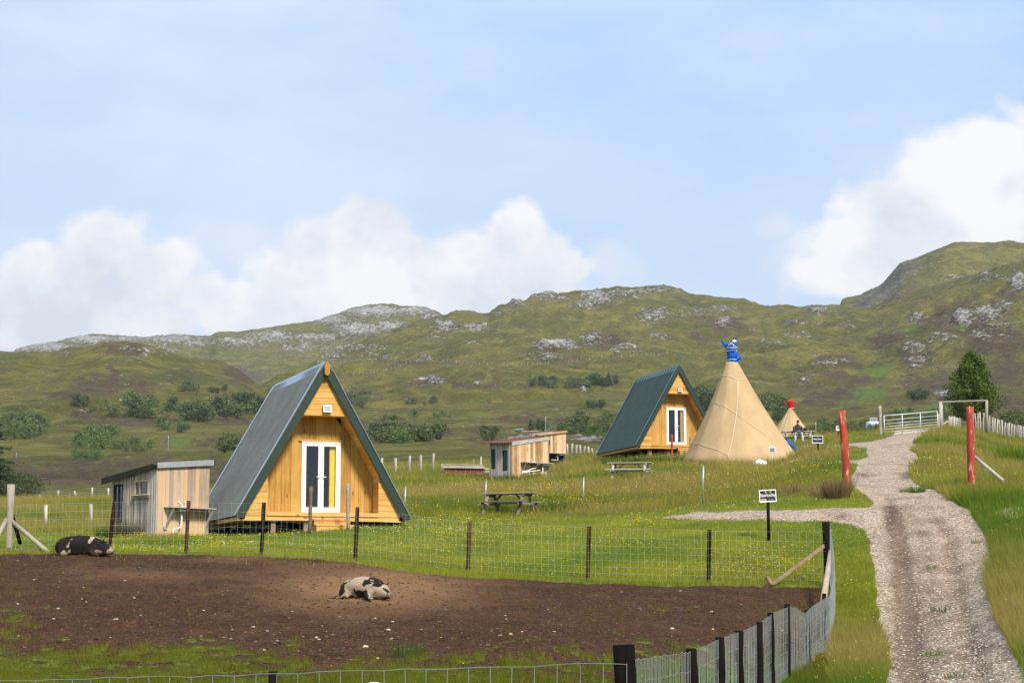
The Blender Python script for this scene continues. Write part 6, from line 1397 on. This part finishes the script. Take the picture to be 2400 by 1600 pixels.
stones('pen_stones', 'pale pebbles and chips lying on the brown mud of the pen', sa * (cmd > .6) * (.3 + gauss(cpx, cpy, 700, 1480, 500, 90) * 1.5), 260, .010, .075, [(.26, .18, .12), (.54, .43, .32)], rs1)
stones('mud_clods', 'dark brown clods of turned earth in the pen', sa * (cmd > .55), 16000, .012, .055, [(.030, .018, .011), (.13, .080, .046)], rs1, .6)
edge = np.exp(-((ctr - .5) / .35) ** 2)
stones('track_stones', 'loose grey and pinkish stones over the gravel track', sa * (ctr > .45) * (cmd < .1) * (.6 + 1.4 * edge) * (1 - .75 * np.exp(-((cpx - rl_(cpy)) / wd_(cpy)) ** 2) * (cpy > 1180)), 24000, .010, .048, [(.15, .12, .095), (.62, .55, .47)], rs1, .5)
# tufts of rush and dead grass, each its own clump
def tuft(px, Y, n, h, rad, cols, label, name='rush_tuft', cat='tuft', group='rush tufts'):
    rs = np.random.default_rng(int(px * 7 + Y)); b = gp(px, Y); a = rs.random(n) * 6.28; r = rad * np.sqrt(rs.random(n)) * .5; X, Yy = r * np.cos(a), r * np.sin(a); hh = h * (.5 + .6 * rs.random(n)); ln = hh * (.15 + .5 * rs.random(n)); wv = max(.007, Y / 1830 * .45)
    tb = rs.random(n) * 6.28; V = np.stack([np.stack([X - wv / 2 * np.cos(tb), Yy - wv / 2 * np.sin(tb), 0 * X - .03], 1), np.stack([X + wv / 2 * np.cos(tb), Yy + wv / 2 * np.sin(tb), 0 * X - .03], 1), np.stack([X + np.cos(a) * ln, Yy + np.sin(a) * ln, hh], 1)], 1).reshape(-1, 3)
    k = rs.random((n, 1)); c = np.array(cols[0]) * (1 - k) + np.array(cols[1]) * k; o = mesh_obj(name, V, np.arange(3 * n).reshape(n, 3), M_BLADE, False, {'bc': np.repeat(c, 3, axis=0)}); o.location = b; tag(o, label, cat, group)
GRN = [(.035, .075, .012), (.10, .16, .03)]; DRY = [(.13, .085, .035), (.36, .27, .13)]; BRG = [(.06, .14, .012), (.15, .24, .03)]
tuft(1962, 56.2, 1100, .70, .75, DRY, 'big dry straw tuft at the foot of the left red post'); tuft(1935, 57.5, 350, .42, 1.0, DRY, 'low dry tuft spreading left of the red post tuft')
tuft(1880, 60, 350, .34, 1.3, DRY, 'reddish dry grass patch left of the red post'); tuft(1840, 62, 200, .35, 1.3, DRY, 'faint dry tuft farther left of the red post')
tuft(945, 25.6, 160, .26, .32, GRN, 'dark green rush tuft in the mud near the middle of the pen'); tuft(972, 25.9, 110, .22, .28, GRN, 'smaller rush tuft right beside the middle pen tuft')
tuft(300, 55.2, 700, .65, .8, [(.07, .06, .035), (.22, .19, .11)], 'brownish dock stems against the grey side of the nearest shed'); tuft(262, 55, 600, .45, .9, GRN, 'leafy green weeds at the left corner of the nearest shed')
tuft(2216, 22.7, 260, .24, .28, GRN, 'small green tuft growing in the middle of the track near the bottom'); tuft(2225, 22.2, 180, .2, .22, GRN, 'dark tuft just below the middle track tuft'); tuft(2150, 57.5, 260, .22, .5, BRG, 'bright green tuft on the gravel between the two red posts'); tuft(2122, 57.8, 120, .14, .4, BRG, 'thin green sprig on the gravel left of the bright tuft')
for k, (px, Y) in enumerate(((2185, 44), (2203, 37.5), (2196, 31), (2238, 27), (2330, 36), (2062, 30), (2290, 46.5), (2070, 24.5))):
    tuft(px, Y, 60 + 25 * (k % 3), .10 + .03 * (k % 2), .30 + .1 * (k % 3), GRN if k % 2 else BRG, ('faint weed on the gravel just below the bright tuft', 'small weed in the middle of the gravel track', 'sprig of weed between the wheel ruts', 'green weed sprig low on the track', 'weeds creeping in at the right track edge', 'grass creeping onto the left track edge near the net', 'small green weed at the right edge high on the track', 'grass sprig on the left track edge near the bottom')[k], 'weed_tuft', 'weed', 'weeds on the track')
tuft(1310, 65.5, 900, .35, 2.2, GRN, 'dark grass clump right of the dark picnic table'); tuft(1398, 67, 500, .3, .9, GRN, 'grass clump at the foot of the metal post right of the table')
tuft(1535, 92, 1300, .42, 3.2, GRN, 'tall green weeds in front of the farther cabin left of the tipi'); tuft(1470, 96, 900, .38, 2.8, GRN, 'green weeds under the left eave of the farther cabin')
tuft(1215, 93.5, 900, .5, 2.4, GRN, 'green weeds against the front of the middle shed'); tuft(1170, 94, 600, .4, 1.6, GRN, 'green weeds against the ribbed side of the middle shed')
tuft(2392, 75, 900, .9, 1.8, [(.07, .13, .01), (.20, .28, .03)], 'bright green gorse clump at the right edge beside the brace', 'gorse_clump', 'bush', None)
tuft(40, 19.5, 900, .35, .9, GRN, 'dark rush clump in the bottom left corner of the pen'); tuft(1385, 20.5, 700, .38, 1.0, BRG, 'long green grass clump inside the near fence left of the black corner post'); tuft(1270, 20.2, 600, .32, .9, BRG, 'long green grass clump farther left inside the near fence')
for i, (px, Y) in enumerate(((2335, 33), (2362, 28.5), (2352, 44))): pass

# ================================================================ ANIMALS AND PERSON
def ell(c, r, n=14, k=9):
    c = Vector(c); rg = []
    for j in range(k + 1):
        z = -math.cos(math.pi * j / k); s = max(math.sin(math.pi * j / k), .02); rg.append([(c.x + r[0] * s * math.cos(2 * math.pi * i / n), c.y + r[1] * s * math.sin(2 * math.pi * i / n), c.z + r[2] * z) for i in range(n)])
    return rg
def fuse(o, vox, sm=4):
    m = o.modifiers.new('fuse', 'REMESH'); m.mode = 'VOXEL'; m.voxel_size = vox; m.use_smooth_shade = True
    s = o.modifiers.new('soft', 'SMOOTH'); s.iterations = sm; s.factor = .5
def pig(loc, rz, label, mat, L=1.0, head_down=0, leg=True, seed=0):
    t = thing('pig', loc, label, 'pig', rz, 'kunekune pigs'); m = MB(); rg = []
    prof = [(-.60, .03, .03, .22), (-.585, .10, .11, .22), (-.53, .17, .18, .215), (-.43, .225, .225, .215), (-.28, .25, .245, .225), (-.08, .265, .26, .235), (.10, .255, .25, .235), (.25, .225, .235, .235), (.36, .195, .21, .22), (.45, .165, .175, .20 - head_down * .3), (.54, .135, .14, .185 - head_down * .6), (.60, .10, .105, .165 - head_down * .8), (.645, .075, .075, .145 - head_down), (.685, .062, .060, .135 - head_down), (.695, .03, .03, .135 - head_down)]
    for (x, w, h, z) in prof: rg.append([(x * L, w * math.cos(q) * (1 + .05 * math.sin(3 * q)), max(z + h * math.sin(q), .0 + .01 * math.sin(x * 20))) for q in [2 * math.pi * i / 20 for i in range(20)]])
    m.rings(rg)
    for (x, sy) in ((-.33, -1), (-.33, 1)):       # folded hind legs: haunch, hock, foot
        m.rings(ell((x * L, sy * .17, .15), (.19, .11, .15)))
        m.tube([(x * L + .10, sy * .25, .08), (x * L - .10, sy * .27, .045), (x * L - .24, sy * .29, .03)], [.07, .045, .03], 8); m.tube([(x * L - .2, sy * .29, .035), (x * L - .34, sy * .30, .025)], [.04, .028], 8)
    for sy in (-1, 1):
        m.rings(ell((.26 * L, sy * .15, .14), (.13, .09, .13))); m.tube([(.24 * L, sy * .20, .12), (.33 * L, sy * .25, .05), (.45 * L, sy * .26, .03)], [.07, .045, .03], 8)
    m.rings(ell((.40 * L, 0, .11 - head_down * .3), (.12, .14, .10))) # jowl
    for sy in (-1, 1):                            # pricked, forward ears
        p = Vector((.47 * L, sy * .095, .30 - head_down * .6)); m.rings([[(p.x + a * k + .05 * s2, p.y + sy * .035 * s2 + b_ * k * .3, p.z + .12 * s2 + c * 0) for a, b_, c in ((.05, 0, 0), (.0, 1 * .05, 0), (-.05, 0, 0), (.0, -.05, 0))] for s2, k in ((-.2, 1.0), (.3, 1.1), (.7, .8), (1.05, .2))])
    m.tube([(-.60 * L, 0, .27), (-.65 * L, .02, .25), (-.66 * L, .05, .20), (-.64 * L, .04, .17)], [.018, .015, .013, .01], 6)
    o = m.build('body', mat, t); fuse(o, .016, 5)
    for sy in (-1, 1):
        e = MB(); e.rings(ell((.575 * L, sy * .085, .215 - head_down * .75), (.014, .010, .012), 8, 6)); e.build('eye', M['black'], t)
    e = MB(); e.rings([[(.70 * L + dx, r * math.cos(q), .135 - head_down + r * .9 * math.sin(q)) for q in [2 * math.pi * i / 14 for i in range(14)]] for dx, r in ((-.02, .055), (.002, .056), (.008, .045))]); sn = e.build('snout', M['snout'], t)
    for sy in (-1, 1):
        e = MB(); e.rings(ell((.70 * L + .01, sy * .018, .14 - head_down), (.004, .009, .013), 8, 5)); e.build('nostril', M['black'], sn)
    return t
M['snout'] = simple('pig_snout', (.20, .13, .12), .6)
PG1 = mat_pig(.13, 4.4, .45); PG2 = mat_pig(.01, 9.3, .25)
p1 = gp(193, 42.4); pig(p1 - Vector((0, 0, .035)), R(-6), 'mostly black muddy pig asleep at the left by the far pen fence', PG1, 1.06, .02)
p2 = gp(856, 34.2); pig(p2 - Vector((0, 0, .03)), R(-36), 'cream pig with black blotches sleeping on the dusty patch in the middle of the pen', PG2, .88, .04); bpy.data.objects['pig.001'].scale = (1, 1, .88)

# seated person on the near bench of the far picnic table
def person():
    b = T3.location + Vector((-.12, 0, 0)); t = thing('person', Vector((b.x, b.y - .60, b.z)), 'person in charcoal hoodie and pale joggers looking down, seated on the far picnic bench', 'person', 0)
    hip, kn, an = [], [], []
    for s in (-1, 1): hip.append(Vector((s * .10, 0, .53))); kn.append(Vector((s * .20, -.42, .54))); an.append(Vector((s * .19 + (.04 if s > 0 else -.01), -.40, .09)))
    ch = Vector((0, -.10, .98)); nk = Vector((0, -.16, 1.07)); hd = Vector((0, -.23, 1.19))
    m = MB()
    m.rings([[(w * math.cos(q), y + d * math.sin(q), z) for q in [2 * math.pi * i / 18 for i in range(18)]] for (z, y, w, d) in ((.45, 0, .15, .11), (.55, 0, .17, .12), (.70, -.01, .155, .11), (.85, -.05, .175, .12), (.97, -.09, .19, .11), (1.03, -.11, .12, .08), (1.06, -.13, .06, .06))])
    m.tube([Vector((0, -.12, 1.02)), nk, hd + Vector((0, .02, -.06))], [.06, .055, .055], 12)
    m.rings(ell(hd, (.082, .098, .122), 18, 12)); m.rings(ell(hd + Vector((0, -.085, -.03)), (.014, .022, .018), 8, 6)); m.rings(ell(hd + Vector((0, -.06, -.075)), (.035, .03, .03), 10, 6))
    for s in (-1, 1): m.rings(ell(hd + Vector((s * .078, .01, -.01)), (.012, .022, .032), 8, 6))
    for i, s in enumerate((-1, 1)):
        m.tube([hip[i], hip[i].lerp(kn[i], .5), kn[i], kn[i].lerp(an[i], .35), an[i]], [.085, .075, .06, .055, .04], 12); m.tube([an[i], an[i] + Vector((s * .02, -.10, -.045)), an[i] + Vector((s * .03, -.17, -.06))], [.045, .04, .03], 8)
        sh = Vector((s * .20, -.09, .97)); el = Vector((s * .26, -.20, .70)); wr_ = Vector((s * .075, -.40, .66)); m.tube([sh, sh.lerp(el, .5), el, el.lerp(wr_, .5), wr_], [.055, .05, .042, .036, .027], 10)
        pm = wr_ + Vector((-s * .03, -.05, .01)); m.rings(ell(pm, (.026, .045, .035), 10, 7))
        for k in range(4):
            z = -.025 + k * .017; L_ = (.055, .07, .074, .064)[k]; m.tube([pm + Vector((0, -.03, z)), pm + Vector((-s * .012, -.03 - L_ * .5, z + .004)), pm + Vector((-s * .035, -.03 - L_ * .7, z + .006))], [.0095, .009, .0075], 6)
        m.tube([pm + Vector((0, .0, .03)), pm + Vector((-s * .018, -.02, .05)), pm + Vector((-s * .03, -.045, .052))], [.011, .010, .008], 6)
    body = m.build('body', M['skin'], t); fuse(body, .0085, 3)
    m = MB(); m.rings([[(w * math.cos(q), y + d * math.sin(q), z) for q in [2 * math.pi * i / 20 for i in range(20)]] for (z, y, w, d) in ((.50, .0, .19, .15), (.56, 0, .205, .165), (.70, -.02, .195, .15), (.85, -.06, .205, .15), (.96, -.09, .215, .135), (1.02, -.11, .15, .11), (1.06, -.12, .10, .09), (1.085, -.12, .085, .08))])
    for s in (-1, 1):
        sh = Vector((s * .19, -.09, .965)); el = Vector((s * .265, -.20, .70)); wr_ = Vector((s * .085, -.385, .66)); m.tube([sh, sh.lerp(el, .5), el, el.lerp(wr_, .5), wr_], [.085, .075, .068, .058, .042], 12)
    m.tube([(-.10, -.02, 1.04), (0, .03, 1.03), (.10, -.02, 1.04)], [.05, .065, .05], 10); h = m.build('hoodie', M['hoodie'], t); fuse(h, .016, 4)
    m = MB(); m.rings(ell((0, .01, .53), (.20, .15, .11), 16, 8))
    for i in range(2): m.tube([hip[i], hip[i].lerp(kn[i], .5), kn[i] + Vector((0, -.01, 0)), kn[i].lerp(an[i], .4), an[i] + Vector((0, 0, .03))], [.112, .098, .085, .075, .055], 14)
    j = m.build('joggers', M['jogger'], t); fuse(j, .016, 4)
    for i, s in enumerate((-1, 1)):
        m = MB(); a = an[i]; m.rings([[(a.x + s * .025 * k + w * math.cos(q), a.y + y, max(a.z - .035 + hh * math.sin(q) * .9, -.0)) for q in [2 * math.pi * i2 / 12 for i2 in range(12)]] for k, (y, w, hh) in enumerate(((.07, .02, .03), (.05, .042, .055), (-.02, .046, .06), (-.10, .05, .045), (-.17, .045, .035), (-.205, .02, .02)))]); m.build('shoe', M['shoe'], t)
    m = MB(); m.rings(ell(hd + Vector((0, -.002, .048)), (.094, .108, .098), 16, 10)); m.rings(ell(hd + Vector((0, .045, -.01)), (.085, .07, .09), 16, 10)); o = m.build('hair', M['hair'], t)
    ey = MB()
    for s in (-1, 1):
        e = MB(); e.rings(ell(hd + Vector((s * .03, -.083, .0)), (.010, .008, .006), 8, 5)); e.build('eye', M['dark'], t)
    ph = MB(); ph.box(-.036, .036, -.006, .006, -.07, .07); q = ph.build('phone', M['black']); q.location = t.location + Vector((0, -.465, .685)); q.rotation_euler = (R(-50), 0, 0); tag(q, 'dark phone held in both hands by the seated person', 'phone')
person()
m = MB(); m.rings([[(w * math.cos(q), d * math.sin(q), z) for q in [2 * math.pi * i / 16 for i in range(16)]] for (z, w, d) in ((0, .12, .08), (.02, .14, .10), (.12, .14, .10), (.19, .11, .07), (.21, .04, .03))]); m.tube([(-.08, 0, .17), (-.04, 0, .26), (.04, 0, .26), (.08, 0, .17)], .012, 6)
o = m.build('black_bag', M['black']); o.location = T3.location + Vector((.40, -.15, .745)); tag(o, 'small black bag standing on the far picnic table', 'bag')

# ================================================================ AIR
def haze():
    m = bpy.data.materials.new('haze'); m.use_nodes = True; nt = NT(m.node_tree); nt.n.clear(); o = nt.new('ShaderNodeOutputMaterial'); v = nt.new('ShaderNodeVolumePrincipled')
    v.inputs['Color'].default_value = (.93, .96, 1.0, 1); v.inputs['Density'].default_value = .00005; v.inputs['Anisotropy'].default_value = .1; nt.l.new(v.outputs[0], o.inputs['Volume'])
    b = MB(); b.box(-14200, 14200, -9200, 16200, -72, 760); h = b.build('haze', m); h['kind'] = 'stuff'; h['label'] = 'thin bluish air over the far hills'; h['category'] = 'haze'
haze()
